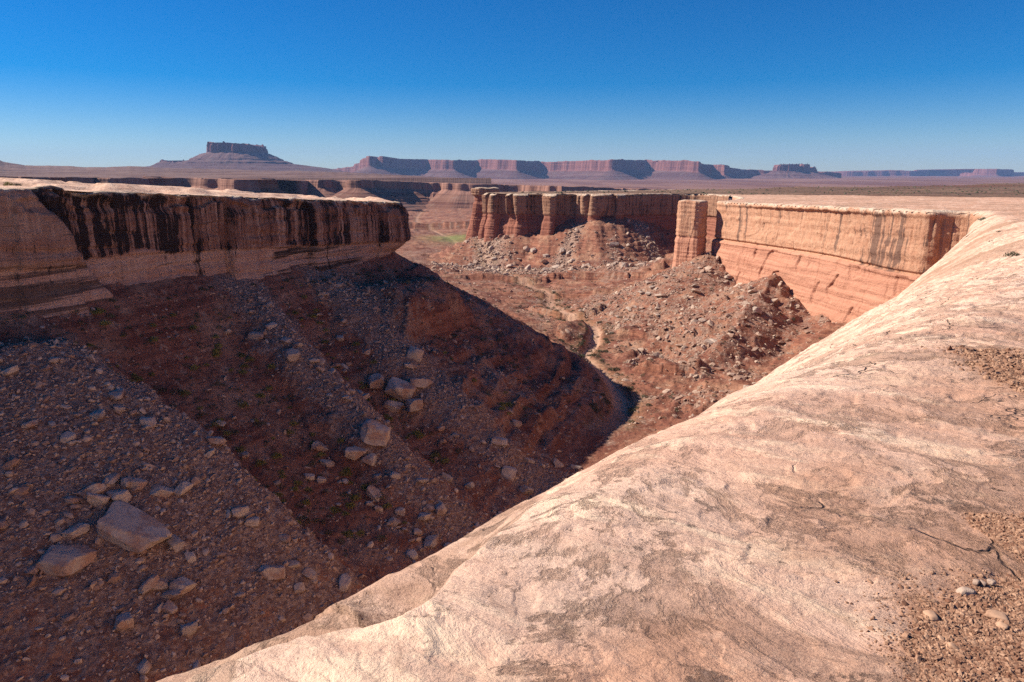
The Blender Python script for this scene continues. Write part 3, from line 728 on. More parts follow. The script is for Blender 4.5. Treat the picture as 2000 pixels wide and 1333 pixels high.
def attr_right(S, D, X, Y):
    s = S + offR
    h = 13.2 + 1.0 * sstep(sHEAD + 40, sHEAD, s)
    lower = sstep(h - .1, h + .25, D)
    stripe = 0 * D
    for (ax_, ay_), wd, am, dn in STRIPES:
        stripe = stripe + am * np.exp(-((s - s_at(R_RIMZ, ax_, ay_) - .5 * noise(D * .15, ax_, ay_)) / wd) ** 2) * (1 - sstep(dn - 2, dn + 1, D))
    v = 0.35 + 0.5 * np.exp(-((s - (sHEAD + 14)) / 13.0) ** 2) + 0.15 * noise(s * .06, 1., 2.)
    v = v * (1 - sstep(9, 13, D) * .5 * (s > sHEAD + 22))
    return dict(lower=lower, varnish=np.clip(v, 0, 1), band=0 * D, soot=.5 * np.clip(v - .35, 0, 1) - .08 + stripe)
PROF_R = [(-3.0, 0.4), (-2.0, 0.02), (-1.0, 0.0), (-.3, .05), (0, .35), (.1, 1.2), (.1, 13.0), (.4, 14.0), (1.2, 24.0), (3.0, 38.0)]
o = sweep('sunlit_cliff', RC, PROF_R, -1, 0.25, 0.17, disp_right, M_CLIFF_R, zlip=lambda a, b: slickH(a, b)[0], attrs_f=attr_right)
tag(o, 'sunlit tan and red alcove wall curving beneath the near rim', 'cliff', kind='structure')

PC, offP = cut_rim(sPR0 - 62, sEND)
BUTT = [-1.5 + 0 for _ in range(1)]
def disp_prom(S, D, O, X, Y):
    s = S + offP; w = sstep(-8.5, -.4, O); o = O.copy()
    a = s - sPR0
    gl = sstep(40, 62, a)                                     # buttressed part towards the tip
    fl = noise(s * .085, D * .012, 3.0) + .45 * noise(s * .21, D * .02, 5.0)
    blk = np.where(fl > 0, 1, -1) * np.abs(fl) ** .32
    o = o + w * gl * 3.9 * blk + w * (1 - gl) * (.6 * fbm(s * .1, D * .05, 3.0, 3))
    o = o + w * (0.5 * fbm(s * .2, D * .15, 7.0, 3) + .2 * noise(s * .05, D * .9, 4.0))
    o = o - w * 1.6 * sstep(12.2, 13.4, D) * (1 - .5 * gl) + w * 1.5 * gl * sstep(14, 22, D)
    low = sstep(13, 14, D)
    o = o + w * low * (0.8 * fbm(s * .3, D * .06, 21.0, 3) + .4 * noise(s * .03, D * .8, 22.0))
    dz = (0.9 * fbm(s * .06, 0.0, 6.0, 3)) * sstep(-2.8, -.6, O) * (1 - sstep(4, 9, D))
    return o, dz
def attr_prom(S, D, X, Y):
    s = S + offP
    v = 0.55 + .35 * noise(s * .05, D * .05, 2.)
    return dict(lower=sstep(12.6, 13.4, D + .8 * noise(s * .1, 0., 3.)), varnish=np.clip(v, 0, 1), band=0 * D, soot=.12 + 0 * D)
PROF_P = [(-9.5, 0.6), (-8.0, 0.12), (-2.0, 0.05), (-1.0, 0.02), (-.3, .15), (0, .7), (.1, 1.6), (.1, 12.5), (.4, 13.5), (1.6, 24.0), (4.0, 36.0)]
o = sweep('promontory_cliff', PC, PROF_P, -1, 0.4, 0.3, disp_prom, M_CLIFF_P, zlip=lambda a, b: slickH(a, b)[0], attrs_f=attr_prom)
tag(o, 'buttressed cliff of the mid-distance promontory above a rubble apron', 'cliff', kind='structure')

# ------------------------------------------------------------------ free-standing rock towers
def tower(name, cx, cy, ztop, ring, prof, amp, mat, label, capf, seed):
    n = 260
    ring = chaikin(np.array(ring, float), 1, True); ring = np.vstack([ring, ring[:1]])
    P, S = resample(ring, 0.22); P = P[:-1]; S = S[:-1]
    pr = np.asarray(prof, float); L = np.concatenate([[0], np.cumsum(np.hypot(np.diff(pr[:, 0]) * 5, np.diff(pr[:, 1])))])
    tt = np.linspace(0, L[-1], int(L[-1] / .16)); k = np.interp(tt, L, pr[:, 0]); dn = np.interp(tt, L, pr[:, 1])
    SS, DD = np.meshgrid(S, dn, indexing='ij'); KK = np.meshgrid(S, k, indexing='ij')[1]
    th = np.arctan2(P[:, 1], P[:, 0])[:, None] + 0 * DD
    w = sstep(.55, .95, KK)
    nx, ny = np.cos(th), np.sin(th)
    d = w * amp * (fbm(nx * 1.7 + seed, ny * 1.7, DD * .09, 4) + .3 * noise(nx * .4, ny * .4, DD * 1.1 + seed) + .4 * np.round(2 * noise(nx * 1.2 + seed, ny * 1.2, DD * .03)))
    X = cx + P[:, 0][:, None] * KK + nx * d; Y = cy + P[:, 1][:, None] * KK + ny * d
    Z = ztop - DD + .5 * amp * noise(X * .2, Y * .2, 1.0) * (1 - sstep(2, 4, DD))
    ns, nt = SS.shape
    v = np.stack([X, Y, Z], -1).reshape(-1, 3)
    i = np.arange(ns)[:, None] * nt + np.arange(nt - 1)[None, :]; j = ((np.arange(ns) + 1) % ns)[:, None] * nt + np.arange(nt - 1)[None, :]
    f = np.stack([i, i + 1, j + 1, j], -1).reshape(-1, 4)
    lower = sstep(capf - .3, capf + .3, DD)
    o = mesh_np(name, v, f, mat, True, dict(s=SS, t=DD, lower=lower, varnish=.35 + 0 * DD, band=0 * DD, soot=.0 * DD))
    return tag(o, label, 'rock pillar')
px, py, pz = at(1356, 391, 252)
tower('rock_pillar', px, py, pz, [(-5.6, -.6), (-2.6, -2.6), (-.2, -5.6), (2.5, -4.6), (5.0, -1.0), (4.6, 3.6), (-1, 5.5), (-5, 4)],
      [(0.02, 0), (.7, .05), (.93, .3), (1, .9), (1.02, 6), (1.06, 12.6), (.98, 13.2), (1.08, 14), (1.14, 22), (1.3, 30), (1.6, 42)], .55, M_CLIFF_R,
      'tall square-topped rock pillar standing free beside the sunlit alcove wall', 12.9, 2.0)
tx, ty, tz = at(948, 367, 520)
tower('cap_rock_tower', tx, ty, tz, [(-11, -2), (-6, -6), (4, -6), (11, -3), (10, 5), (0, 7), (-9, 5)],
      [(0.02, 0), (.8, .05), (.97, .4), (1, 1.2), (.98, 5), (.80, 6.2), (.78, 10), (.92, 12), (1.0, 20), (1.25, 30), (1.8, 48)], 1.1, M_CLIFF_P,
      'small flat-capped rock tower at the tip of the far promontory', 6.2, 9.0)

# ------------------------------------------------------------------ far country
def build_far_ground():
    X, Y, nr, na = polar(-60, 60, 420, 1380, 15500, 0.010)
    r = np.hypot(X, Y)
    z = -72 + 6 * fbm(X * .002, Y * .002, 1.0, 4) + sstep(1500, 9000, r) * 30 + 20 * sstep(9000, 20000, r)
    v = np.stack([X, Y, z], -1).reshape(-1, 3); f = grid_faces(nr, na)
    o = mesh_np('basin_ground', v, f, M_BENCH, True, dict(s=X.ravel(), lower=np.ones(X.size)))
    tag(o, 'hazy purple-brown basin floor beyond the canyon mouth', 'desert', kind='structure')
build_far_ground()

def far_sweep(name, uvy, prof, ds, dt, flute, f1, mat, label, cat, back=500.0, hcl=60.0, seed=0.0, talus=0.25, kind='structure'):
    rim = np.array([at(*p) for p in uvy]); rim = chaikin(rim, 1)
    scale = hcl
    pr = [(-back, scale * 2.0), (-back, 4.0), (-back * .5, 1.5)] + prof
    def disp(S, D, O, X, Y):
        w = sstep(-.35 * back, 0, O); cl = sstep(scale * .9, scale * 1.25, D)
        fl = noise(S * f1, D * f1 * .06, seed) + .5 * noise(S * f1 * 2.6, D * f1 * .1, seed + 3)
        o = O + w * flute * (np.sign(fl) * np.abs(fl) ** .7) * (1 - .5 * cl) + w * flute * 3.2 * noise(S * f1 * .22, D * f1 * .03, seed + 2)
        gul = ridged(S * f1 * .9, D * f1 * .12, seed + 5, 3)
        o = o + w * cl * talus * (O + 4) * gul * .6
        dz = (flute * .30 * np.round(2.2 * fbm(S * f1 * .35, 0, seed + 7, 3)) * .6 + flute * .15 * noise(S * f1 * 2.2, 0, seed)) * sstep(-.2 * back, 0, O) * (1 - cl)
        # harder beds stand out as little benches on the slope
        o = o + w * cl * flute * .35 * noise(S * f1 * .1, D * 4.5 / scale, seed + 9)
        return o, dz
    def attrs(S, D, X, Y):
        return dict(lower=sstep(scale * .95, scale * 1.1, D))
    o = sweep(name, rim, pr, 1, ds, dt, disp, mat, attrs_f=attrs, backdir=True)
    return tag(o, label, cat, kind=kind)

# far side of the big canyon: bench cliffs at about 1-1.8 km
far_sweep('far_bench_cliff', [(-260, 346, 760), (-60, 346, 850), (0, 346, 900), (22, 346, 860), (40, 347, 960), (75, 347, 900), (110, 347, 1000), (200, 348, 1080), (225, 348, 1020), (330, 348, 1220), (420, 349, 1150), (440, 350, 1080), (476, 351, 960), (492, 352, 1090), (560, 352, 1400), (600, 352, 1500), (625, 352, 1380), (660, 352, 1480), (700, 352, 1330), (715, 353, 1420), (760, 354, 1480), (840, 357, 1560), (915, 359, 1500), (1010, 362, 1560), (1090, 364, 1380), (1130, 365, 1480), (1250, 369, 1600), (1450, 374, 1700)],
          [(0, 0), (1, 2), (3, 15), (12, 20), (50, 44), (110, 72)], 3.0, 1.2, 13.0, .016, M_BENCH, 'shaded far bench cliffs across the big canyon, pale-rimmed', 'cliff', 260, 22, 1.0, .5)

# rolling brown hills behind the left plateau
def build_hills():
    us = np.linspace(-300, 960, 500); k = np.linspace(0, 1, 60)
    U, K = np.meshgrid(us, k, indexing='ij')
    top = np.interp(us, [-300, -60, 0, 20, 60, 110, 180, 260, 330, 420, 520, 610, 700, 800, 960], [300, 302, 310, 318, 324, 325, 328, 326, 329, 331, 334, 335, 338, 343, 352])
    top = top + 1.2 * fbm(us * .03, 0 * us, 2.0, 3)
    yb = 2100 + 1300 * K
    a = (U - 1000) / F
    ztop = (340 - top)[:, None] / F * 3400
    zb = -14.0
    prof = zb + (ztop - zb) * (0.35 * sstep(.05, .3, K) + .25 * sstep(.4, .55, K) + .4 * sstep(.62, 1.0, K))
    X = a / 1.02 * yb; Z = prof + 9 * fbm(X * .004, yb * .003, 3.0, 5) * sstep(0, .3, K) * (1 - .75 * K); Z = Z + .8 * (terrace(Z, 7.0, 3.5, 40.0) - Z) * (1 - sstep(.9, 1, K))
    Z[:, 0] = -70
    back = Z.copy()
    v = np.stack([X, yb, Z], -1).reshape(-1, 3)
    v2 = np.stack([X[:, -1] * 1.1, yb[:, -1] + 300, np.full(len(us), -60.)], -1)
    n = len(us); m = len(k)
    f = grid_faces(n, m); b0 = len(v)
    i = np.arange(n - 1); f2 = np.stack([i * m + m - 1, (i + 1) * m + m - 1, b0 + i + 1, b0 + i], -1)
    vv = np.vstack([v, v2]); ff = np.vstack([f, f2])
    o = mesh_np('hills', vv, ff, M_HILL, True, dict(s=vv[:, 0], lower=np.ones(len(vv))))
    tag(o, 'low rolling purple-brown hills along the skyline behind the left plateau', 'hills', kind='structure')
build_hills()

# the long mesa wall
far_sweep('mesa', [(640, 331, 9000), (690, 327, 7900), (706, 313, 7100), (716, 306, 6800), (722, 304, 6700), (728, 310, 6850), (740, 309, 6950), (745, 304, 6750), (752, 309, 6850), (800, 311, 7250), (835, 312, 7450), (842, 312, 7350), (884, 313, 6900), (892, 313, 7100), (930, 314, 7500), (936, 311, 7450), (1008, 313, 6700), (1014, 314, 6900), (1056, 316, 7500), (1062, 316, 7450), (1120, 315, 6950), (1197, 312, 6300), (1203, 312, 6450), (1262, 313, 7300), (1268, 314, 7250), (1365, 314, 6300), (1370, 321, 6600), (1392, 322, 7000), (1400, 322, 6950), (1420, 322, 6750), (1426, 330, 7300), (1500, 334, 7600), (1600, 334, 7200), (1640, 338, 7500)],
          [(0, 0), (4, 8), (14, 92), (60, 120), (140, 158), (260, 205), (420, 250), (700, 290)], 22, 8, 30.0, .008, M_MESA, 'long flat-topped red mesa wall across the horizon', 'mesa', 1500, 95, 4.0, .8)
far_sweep('distant_mesa', [(1560, 345, 12500), (1612, 338, 12000), (1640, 335, 11600), (1700, 335, 11500), (1752, 332, 11400), (1790, 335, 11300), (1830, 334, 11900), (1895, 333, 10600), (1900, 330, 10400), (1966, 330, 10100), (1972, 338, 11500), (2060, 336, 12500), (2200, 336, 12000)],
          [(0, 0), (6, 10), (16, 85), (90, 120), (260, 180), (600, 230)], 34, 10, 30.0, .005, M_MESA, 'low distant mesa rim on the skyline beyond the brown plain', 'mesa', 1500, 90, 8.0, .7)

def butte(name, prof_u, dist, cols, label, base_v, thick, mat, seed, slopes):
    """prof_u: silhouette [(u, v_top)] of the cap; talus skirt beneath, a closed solid"""
    us = np.array([p[0] for p in prof_u], float); vs = np.array([p[1] for p in prof_u], float)
    uc = .5 * (us[0] + us[-1]); half = .5 * (us[-1] - us[0]); mpp = dist / F / 1.02
    na = 420; th = np.linspace(0, 2 * np.pi, na, endpoint=False)
    ca, sa = np.cos(th), np.sin(th)
    # superellipse plan
    k = (np.abs(ca) ** 3.2 + np.abs(sa) ** 3.2) ** (-1 / 3.2)
    fl = noise(ca * 5 + seed, sa * 5, 1.0) + .5 * noise(ca * 14 + seed, sa * 14, 2.0)
    rx = half * mpp * k * ca; ry = half * mpp * thick * k * sa
    rows = []; low = []
    ztop_of = lambda X: np.interp((X / mpp) + uc, us, (340 - vs) * mpp)
    for q in np.linspace(0, 1, 14):
        X = rx * q; Y = ry * q; rows.append((X, Y, ztop_of(X) + 0 * X)); low.append(0 * X)
    zedge = ztop_of(rx * .97) + 10 * np.round(1.5 * noise(ca * 9 + seed, sa * 9, 4.0)); rows[-1] = (rx, ry, zedge)
    lv0 = slopes[0][1]
    for q in np.linspace(0.04, 1, 14):
        d = .96 + (.17 * fl) * min(1, q * 3) + .03 * q
        z1 = (340 - (lv0 + 0 * fl)) * mpp + 6 * fl
        rows.append((rx * d, ry * d, zedge + (np.minimum(z1, zedge - 5) - zedge) * q)); low.append(0 * rx)
    prev_e, prev_v = slopes[0]
    for e, vv in slopes[1:]:
        for q in np.linspace(.1, 1, 10):
            ex = (prev_e + (e - prev_e) * q) * mpp; vz = prev_v + (vv - prev_v) * q
            gl = 1 + .10 * ridged(ca * 4 + seed, sa * 4, q * .1 + e * .01, 3)
            rows.append((rx * 1.03 + ex * ca * gl, ry * 1.03 + ex * sa * gl, (340 - vz) * mpp + 5 * noise(ca * 6, sa * 6, vz * .3))); low.append(0 * rx + 1)
        prev_e, prev_v = e, vv
    X = np.array([r[0] for r in rows]); Y = np.array([r[1] for r in rows]); Z = np.array([r[2] for r in rows])
    x0 = (uc - 1000) / F / 1.02 * dist
    v = np.stack([X + x0, Y + dist, Z], -1).reshape(-1, 3); nr = len(rows)
    i = np.arange(nr - 1)[:, None] * na + np.arange(na)[None, :]; j = np.arange(nr - 1)[:, None] * na + ((np.arange(na) + 1) % na)[None, :]
    f = np.stack([i, i + na, j + na, j], -1).reshape(-1, 4)
    S = np.tile(th * half * mpp, (nr, 1))
    o = mesh_np(name, v, f, mat, True, dict(s=S, lower=np.array(low)))
    return tag(o, label, 'butte', kind='structure')

butte('butte', [(426, 292), (432, 288), (434, 289), (436, 284), (440, 282), (444, 284), (478, 284), (481, 287), (486, 286), (490, 285), (500, 286), (504, 285), (508, 288), (514, 287), (517, 292), (520, 296)], 6000, 0, 'tall flat-topped butte with stepped skirt on the skyline', 340, 1.2, M_MESA, 3.0,
      [(0, 301), (6, 303), (14, 306), (28, 313), (30, 315), (44, 319), (47, 321.5), (75, 325), (110, 330), (160, 340), (260, 368)])
butte('low_butte', [(338, 317), (350, 316), (390, 316), (430, 316), (455, 317)], 6300, 0, 'low flat bench stepping off the tall butte', 340, 1.0, M_MESA, 6.0,
      [(0, 318), (18, 326), (60, 332), (140, 352), (220, 372)])
butte('twin_butte', [(1508, 329), (1512, 323), (1530, 322), (1548, 322), (1552, 323)], 7300, 0, 'dark blocky butte standing before the distant mesa rim', 340, .9, M_MESA, 8.0,
      [(0, 334), (10, 339), (34, 346), (70, 356), (140, 372)])
butte('spire_butte', [(1554, 329), (1557, 322), (1562, 322), (1568, 322), (1570, 329), (1574, 330), (1578, 327), (1583, 330), (1587, 338)], 7300, 0, 'jagged spired butte beside the dark blocky one', 340, .9, M_MESA, 12.0,
      [(0, 337), (10, 341), (34, 347), (70, 356), (140, 372)])

# ------------------------------------------------------------------ rocks
def ico(sub):
    import bmesh
    bm = bmesh.new(); bmesh.ops.create_icosphere(bm, subdivisions=sub, radius=1.0)
    v = np.array([p.co[:] for p in bm.verts]); f = np.array([[q.index for q in p.verts] for p in bm.faces]); bm.free(); return v, f
ICO1, ICO2, ICO3, ICO4 = ico(1), ico(2), ico(3), ico(4)

def rock_shape(seed, base, ncut=9, rough=.06, flat=(1, 1, 1)):
    rg = np.random.default_rng(seed); v, f = base
    d = v / np.linalg.norm(v, axis=1)[:, None]
    N = []; K = []
    for ax in range(3):
        for sg in (-1, 1):
            n = np.zeros(3); n[ax] = sg; n += rg.normal(0, .22, 3); n /= np.linalg.norm(n); N.append(n); K.append(rg.uniform(.62, .9))
    for _ in range(ncut):
        n = rg.normal(size=3); n /= np.linalg.norm(n); N.append(n); K.append(rg.uniform(.78, 1.0))
    q = d @ np.array(N).T
    r = np.min(np.where(q > .05, np.array(K)[None] / np.maximum(q, .05), 9.0), axis=1); r = np.minimum(r, 1.25)
    v = d * r[:, None] * np.array(flat)
    v = v * (1 + rough * fbm(v[:, 0] * 2.2 + seed, v[:, 1] * 2.2, v[:, 2] * 2.2, 4)[:, None])
    return v.astype(np.float32), f

TPL = [rock_shape(100 + i, ICO1, 5, .10) for i in range(10)]
TPL2 = [rock_shape(200 + i, ICO2, 9, .10) for i in range(10)]

def merged_rocks(name, pos, size, flat, mat, tpls, seed, tone=None, smooth=False, tilt=.5):
    rg = np.random.default_rng(seed); V = []; Fc = []; A = []; base = 0
    which = rg.integers(0, len(tpls), len(pos))
    for k, (tv, tf) in enumerate(tpls):
        m = which == k; n = int(m.sum())
        if n == 0: continue
        a = rg.uniform(0, 2 * np.pi, n); b = rg.normal(0, tilt, n); c = rg.normal(0, tilt, n)
        sx = size[m] * rg.uniform(.8, 1.35, n); sy = size[m] * rg.uniform(.65, 1.1, n); sz = size[m] * flat[m] * rg.uniform(.75, 1.2, n)
        p = tv[None] * np.stack([sx, sy, sz], -1)[:, None, :]
        x, y, z = p[..., 0], p[..., 1], p[..., 2]
        cb, sb = np.cos(b)[:, None], np.sin(b)[:, None]; y, z = y * cb - z * sb, y * sb + z * cb
        cc, sc = np.cos(c)[:, None], np.sin(c)[:, None]; x, z = x * cc + z * sc, -x * sc + z * cc
        ca, sa = np.cos(a)[:, None], np.sin(a)[:, None]; x, y = x * ca - y * sa, x * sa + y * ca
        p = np.stack([x, y, z], -1) + pos[m][:, None, :]
        V.append(p.reshape(-1, 3)); Fc.append((tf[None] + (np.arange(n) * len(tv))[:, None, None] + base).reshape(-1, 3))
        tn = (rg.uniform(0, 1, n) if tone is None else tone[m]); A.append(np.repeat(tn, len(tv))); base += n * len(tv)
    return mesh_np(name, np.vstack(V), np.vstack(Fc), mat, smooth, dict(tone=np.concatenate(A)))

def scatter(n, box, accept, seed):
    rg = np.random.default_rng(seed); x = rg.uniform(box[0], box[1], n); y = rg.uniform(box[2], box[3], n)
    z, dl, dr, dw, rub, q = floorH(x, y)
    rub = np.clip(.5 * rub + .5 * floorH(x + rg.normal(0, 2.4, n), y + rg.normal(0, 2.4, n), False)[4], 0, 1)
    p = accept(x, y, z, dl, dr, dw, rub, q); m = rg.uniform(0, 1, n) < p
    return np.stack([x, y, z], -1)[m], rub[m]

def pareto(rg, n, lo, hi, a): 
    u = rg.uniform(0, 1, n); return (lo ** -a - u * (lo ** -a - hi ** -a)) ** (-1 / a)

def build_rubble():
    rg = np.random.default_rng(11); P = []; S = []; FL = []
    # left talus
    p, r = scatter(70000, (-75, 12, 36, 135), lambda x, y, z, dl, dr, dw, rub, q: np.where((dl > 1.5) & (dr > 3) & (z < -14), np.clip(rub, .28, 1) ** 1.8, 0), 21)
    P.append(p); S.append(pareto(rg, len(p), .09, .6, 2.2)); FL.append(rg.uniform(.45, .8, len(p)))
    # beyond the prow and floor
    p, r = scatter(16000, (-45, 60, 120, 330), lambda x, y, z, dl, dr, dw, rub, q: np.where((dl > 2) & (dr > 2) & (dw > 1.5), np.clip(rub, .10, 1) ** 1.5, 0), 22)
    P.append(p); S.append(pareto(rg, len(p), .22, 1.1, 2.0)); FL.append(rg.uniform(.3, .6, len(p)))
    # right cone and ridge
    p, r = scatter(16000, (25, 95, 125, 265), lambda x, y, z, dl, dr, dw, rub, q: np.where((dr > 1.0), np.clip(rub, .05, 1) ** 1.4, 0), 23)
    P.append(p); S.append(pareto(rg, len(p), .22, 1.6, 1.9)); FL.append(rg.uniform(.25, .5, len(p)))
    # promontory apron
    p, r = scatter(15000, (-50, 118, 350, 480), lambda x, y, z, dl, dr, dw, rub, q: np.where((dr > 1.0), np.clip(rub, .04, 1) ** 1.4, 0), 24)
    P.append(p); S.append(pareto(rg, len(p), .4, 2.3, 1.9)); FL.append(rg.uniform(.35, .65, len(p)))
    P = np.vstack(P); S = np.concatenate(S); FL = np.concatenate(FL)
    P[:, 2] += S * FL * .15
    o = merged_rocks('rubble', P, S, FL, M_RUBBLE, TPL, 5)
    tag(o, 'loose pale stone rubble strewn over every talus slope', 'rubble', kind='stuff')
build_rubble()

# ---- individual boulders
def ground_hit(uv):
    uv = np.asarray(uv, float); ys = 36 * np.exp(np.linspace(0, math.log(560 / 36), 900))
    out = []
    a = (uv[:, 0] - 1000) / F; b = (666.5 - uv[:, 1]) / F; dy = CP + b * SP
    X = (a / dy)[:, None] * ys; Z = ((-SP + b * CP) / dy)[:, None] * ys; Y = np.tile(ys, (len(uv), 1))
    h, dl, dr, *_ = floorH(X, Y, True)
    hit = (Z < h) & (dr > 0.0)
    k = np.argmax(hit, 1); ok = hit.any(1)
    i = np.arange(len(uv))
    return np.stack([X[i, k], Y[i, k], h[i, k]], -1), ok

BG = 'boulders fallen on the talus slopes'
# u, v (centre of its foot), width px, flatness, stretch, yaw, label
HERO = [
 (256, 1040, 150, .42, 1.5, -.5, 'largest pale lens-shaped boulder, smooth flat top tilted to the light'),
 (128, 1102, 92, .50, 1.3, -.3, 'layered wedge boulder lying below and beside the largest lens-shaped one'),
 (233, 974, 44, .75, 1.0, .4, 'rounded boulder resting just above the largest lens-shaped boulder'),
 (190, 978, 48, .60, 1.3, .2, 'blunt boulder touching the rounded one above the largest boulder'),
 (268, 948, 36, .55, 1.3, -.4, 'small orange-bellied rock upslope of the rounded boulder pair'),
 (318, 962, 50, .50, 1.4, .1, 'low pair-like block on the slope above the largest boulder\'s tip'),
 (345, 1068, 40, .70, 1.7, -.9, 'slender split slab leaning off the pointed end of the largest boulder'),
 (372, 1090, 28, .80, 1.4, -.8, 'short slab end broken off the slender split slab'),
 (533, 1124, 58, .60, 1.4, .1, 'dark-faced boulder with an orange broken side near the slickrock edge'),
 (470, 1003, 36, .65, 1.2, .3, 'upper egg-shaped boulder of the touching pair on the grey fan'),
 (494, 1024, 30, .75, 1.0, -.2, 'lower egg-shaped boulder of the touching pair on the grey fan'),
 (246, 1222, 38, .90, 1.0, .5, 'single upright rounded boulder in the lower grey rubble'),
 (330, 1190, 34, .55, 1.5, -.6, 'flat chip of rock in the lower left rubble'),
 (312, 1145, 36, .75, 1.0, .1, 'triangular pale rock below the split slab'),
 (358, 1150, 40, .70, 1.2, .9, 'broad low rock beside the triangular one below the split slab'),
 (370, 1235, 34, .80, 1.1, .2, 'brown square boulder low on the slope near the slickrock'),
 (292, 828, 34, .70, 1.2, -.3, 'lone striped boulder high on the grey fan'),
 (292, 838, 20, .6, 1.2, .3, 'small stone tucked under the lone striped boulder'),
 (232, 803, 24, .7, 1.1, .4, 'upper stone of a small stack high on the grey fan'),
 (476, 892, 24, .8, 1.0, .1, 'pale angular stone on the crest side of the grey fan'),
 (430, 830, 26, .6, 1.3, -.3, 'rock perched on the crest of the grey fan above the dark gully'),
 (736, 858, 68, .82, 1.2, -.4, 'large square-cut block standing in the middle rubble chute'),
 (692, 888, 58, .62, 1.4, .2, 'triangular flat-faced boulder just below the large square-cut block'),
 (724, 900, 36, .70, 1.0, -.5, 'smaller block tucked behind the triangular flat-faced boulder'),
 (624, 876, 44, .60, 1.4, .1, 'tapered boulder left of the triangular flat-faced one'),
 (636, 906, 36, .50, 1.5, -.5, 'thin wedge of rock below the tapered boulder'),
 (606, 936, 30, .7, 1.1, .1, 'lower pale stone of a trio beneath the thin wedge'),
 (627, 940, 22, .7, 1.2, -.5, 'slim stone leaning on the pale trio beneath the thin wedge'),
 (780, 775, 66, .80, 1.2, -.4, 'big cracked boulder at the heart of the broken cluster'),
 (733, 752, 42, .85, 1.0, .3, 'weathered boulder at the upper left of the broken cluster'),
 (768, 797, 46, .55, 1.4, -.6, 'split-off flake below the big cracked boulder'),
 (808, 797, 42, .95, 1.0, .5, 'upright notched block at the lower right of the broken cluster'),
 (820, 752, 58, .60, 1.4, -.1, 'broad flat boulder above the upright notched block'),
 (812, 698, 38, 1.05, .95, .1, 'tall rounded boulder alone in the upper rubble chute'),
 (800, 718, 34, .5, 1.5, 0., 'low flat rock just under the tall rounded boulder'),
 (570, 697, 38, .75, 1.1, .2, 'rounded boulder at the head of the middle rubble chute'),
 (716, 693, 18, .7, 1.2, .2, 'small pale stone left of the tall rounded boulder'),
 (732, 968, 42, .62, 1.4, -.7, 'cracked oblong boulder on the dark red slope'),
 (722, 985, 20, .7, 1.2, .2, 'upper pebble-like stone under the cracked oblong boulder'),
 (740, 998, 24, .7, 1.2, -.3, 'lower stone of two under the cracked oblong boulder'),
 (770, 1024, 30, .8, 1.1, -.4, 'leaning stone by a low bush on the dark red slope'),
 (782, 1004, 26, .7, 1.2, -.4, 'grey stone just uphill of the leaning stone'),
 (814, 1042, 22, .8, 1.0, .1, 'rounded stone farther down from the leaning stone'),
 (976, 866, 40, .55, 1.4, -.3, 'pale angular slab on the lower rubble above the wash'),
 (994, 926, 36, .75, 1.1, -.6, 'pentagonal boulder on the slope nearest the slickrock brow'),
 (1028, 962, 36, .65, 1.3, .3, 'last boulder before the slickrock brow hides the slope'),
 (1033, 902, 28, .55, 1.4, .1, 'flat-topped stone above the pentagonal boulder'),
 (1008, 832, 26, .9, 1.0, .2, 'bright lump at the upper edge of the lower rubble'),
 (872, 936, 28, .7, 1.2, -.5, 'stubby block in the middle of the lower slope'),
 (824, 942, 30, .5, 1.5, -.2, 'low grey slab left of the stubby block'),
 (771, 932, 24, .7, 1.2, .3, 'square stone right of the cracked oblong boulder'),
 (1090, 910, 30, .5, 1.5, -.5, 'slanting slab close to the shaded wash'),
 (1124, 915, 28, .5, 1.6, -.6, 'narrow slab where the wash disappears behind the slickrock'),
 (1478, 610, 30, .7, 1.2, .1, 'round sunlit boulder on the red ridge under the alcove wall'),
 (1392, 606, 20, .45, 1.9, .9, 'upright pale slab on the red ridge left of the round boulder'),
 (1376, 630, 30, .4, 1.7, .6, 'tilted pale slab downslope of the upright one'),
 (1465, 764, 38, .42, 1.9, .35, 'grey slab balanced at the sunlit foot of the near rim'),
 (1414, 795, 18, .8, 1.0, .1, 'bright white rock at the foot of the near rim'),
 (1218, 522, 22, .8, 1.1, .2, 'big white boulder at the foot of the far rubble chute'),
 (1030, 490, 18, .9, 1.0, .2, 'tall pale block low on the promontory apron'),
 (1043, 494, 16, .7, 1.0, .2, 'dark-sided block beside the tall pale one on the promontory apron'),
 (1068, 503, 22, .6, 1.4, .4, 'pale slab right of the blocks on the promontory apron'),
 (1064, 515, 24, .5, 1.5, .2, 'low pale slab at the toe of the promontory apron'),
 (1228, 482, 13, .7, 1.1, .2, 'round pale rock midway down the far rubble chute'),
]
def boulder(name, P, w, flat, stretch, yaw, label, seed, base, group, mat=M_BOULDER, tilt=(0, 0)):
    v, f = rock_shape(seed, base, 7, .09, (stretch ** .5, 1 / stretch ** .5, flat * .95))
    v = v * (1 + .03 * fbm(v[:, 0] * 3 + seed, v[:, 1] * 3, v[:, 2] * 11, 4)[:, None])
    o = mesh_np(name, v, f, mat, False, dict(tone=np.full(len(v), .6)))
    ext = v[:, 0].max() - v[:, 0].min(); s = w / ext
    o.scale = (s, s, s); o.rotation_euler = (tilt[0], tilt[1], yaw)
    o.location = (P[0], P[1], P[2] + s * flat * .24)
    return tag(o, label, 'boulder', group)
hp, ok = ground_hit([(h[0], h[1]) for h in HERO])
for i, h in enumerate(HERO):
    if not ok[i]: continue
    P = hp[i]; dist = float(np.linalg.norm(P))
    o = boulder('boulder', P, h[2] / F * dist * .82, h[3], h[4], h[5] + .3, h[6], 300 + i, ICO3 if h[2] < 40 else ICO4, BG, tilt=(RNG.normal(0, .15), .30 + RNG.normal(0, .12)))

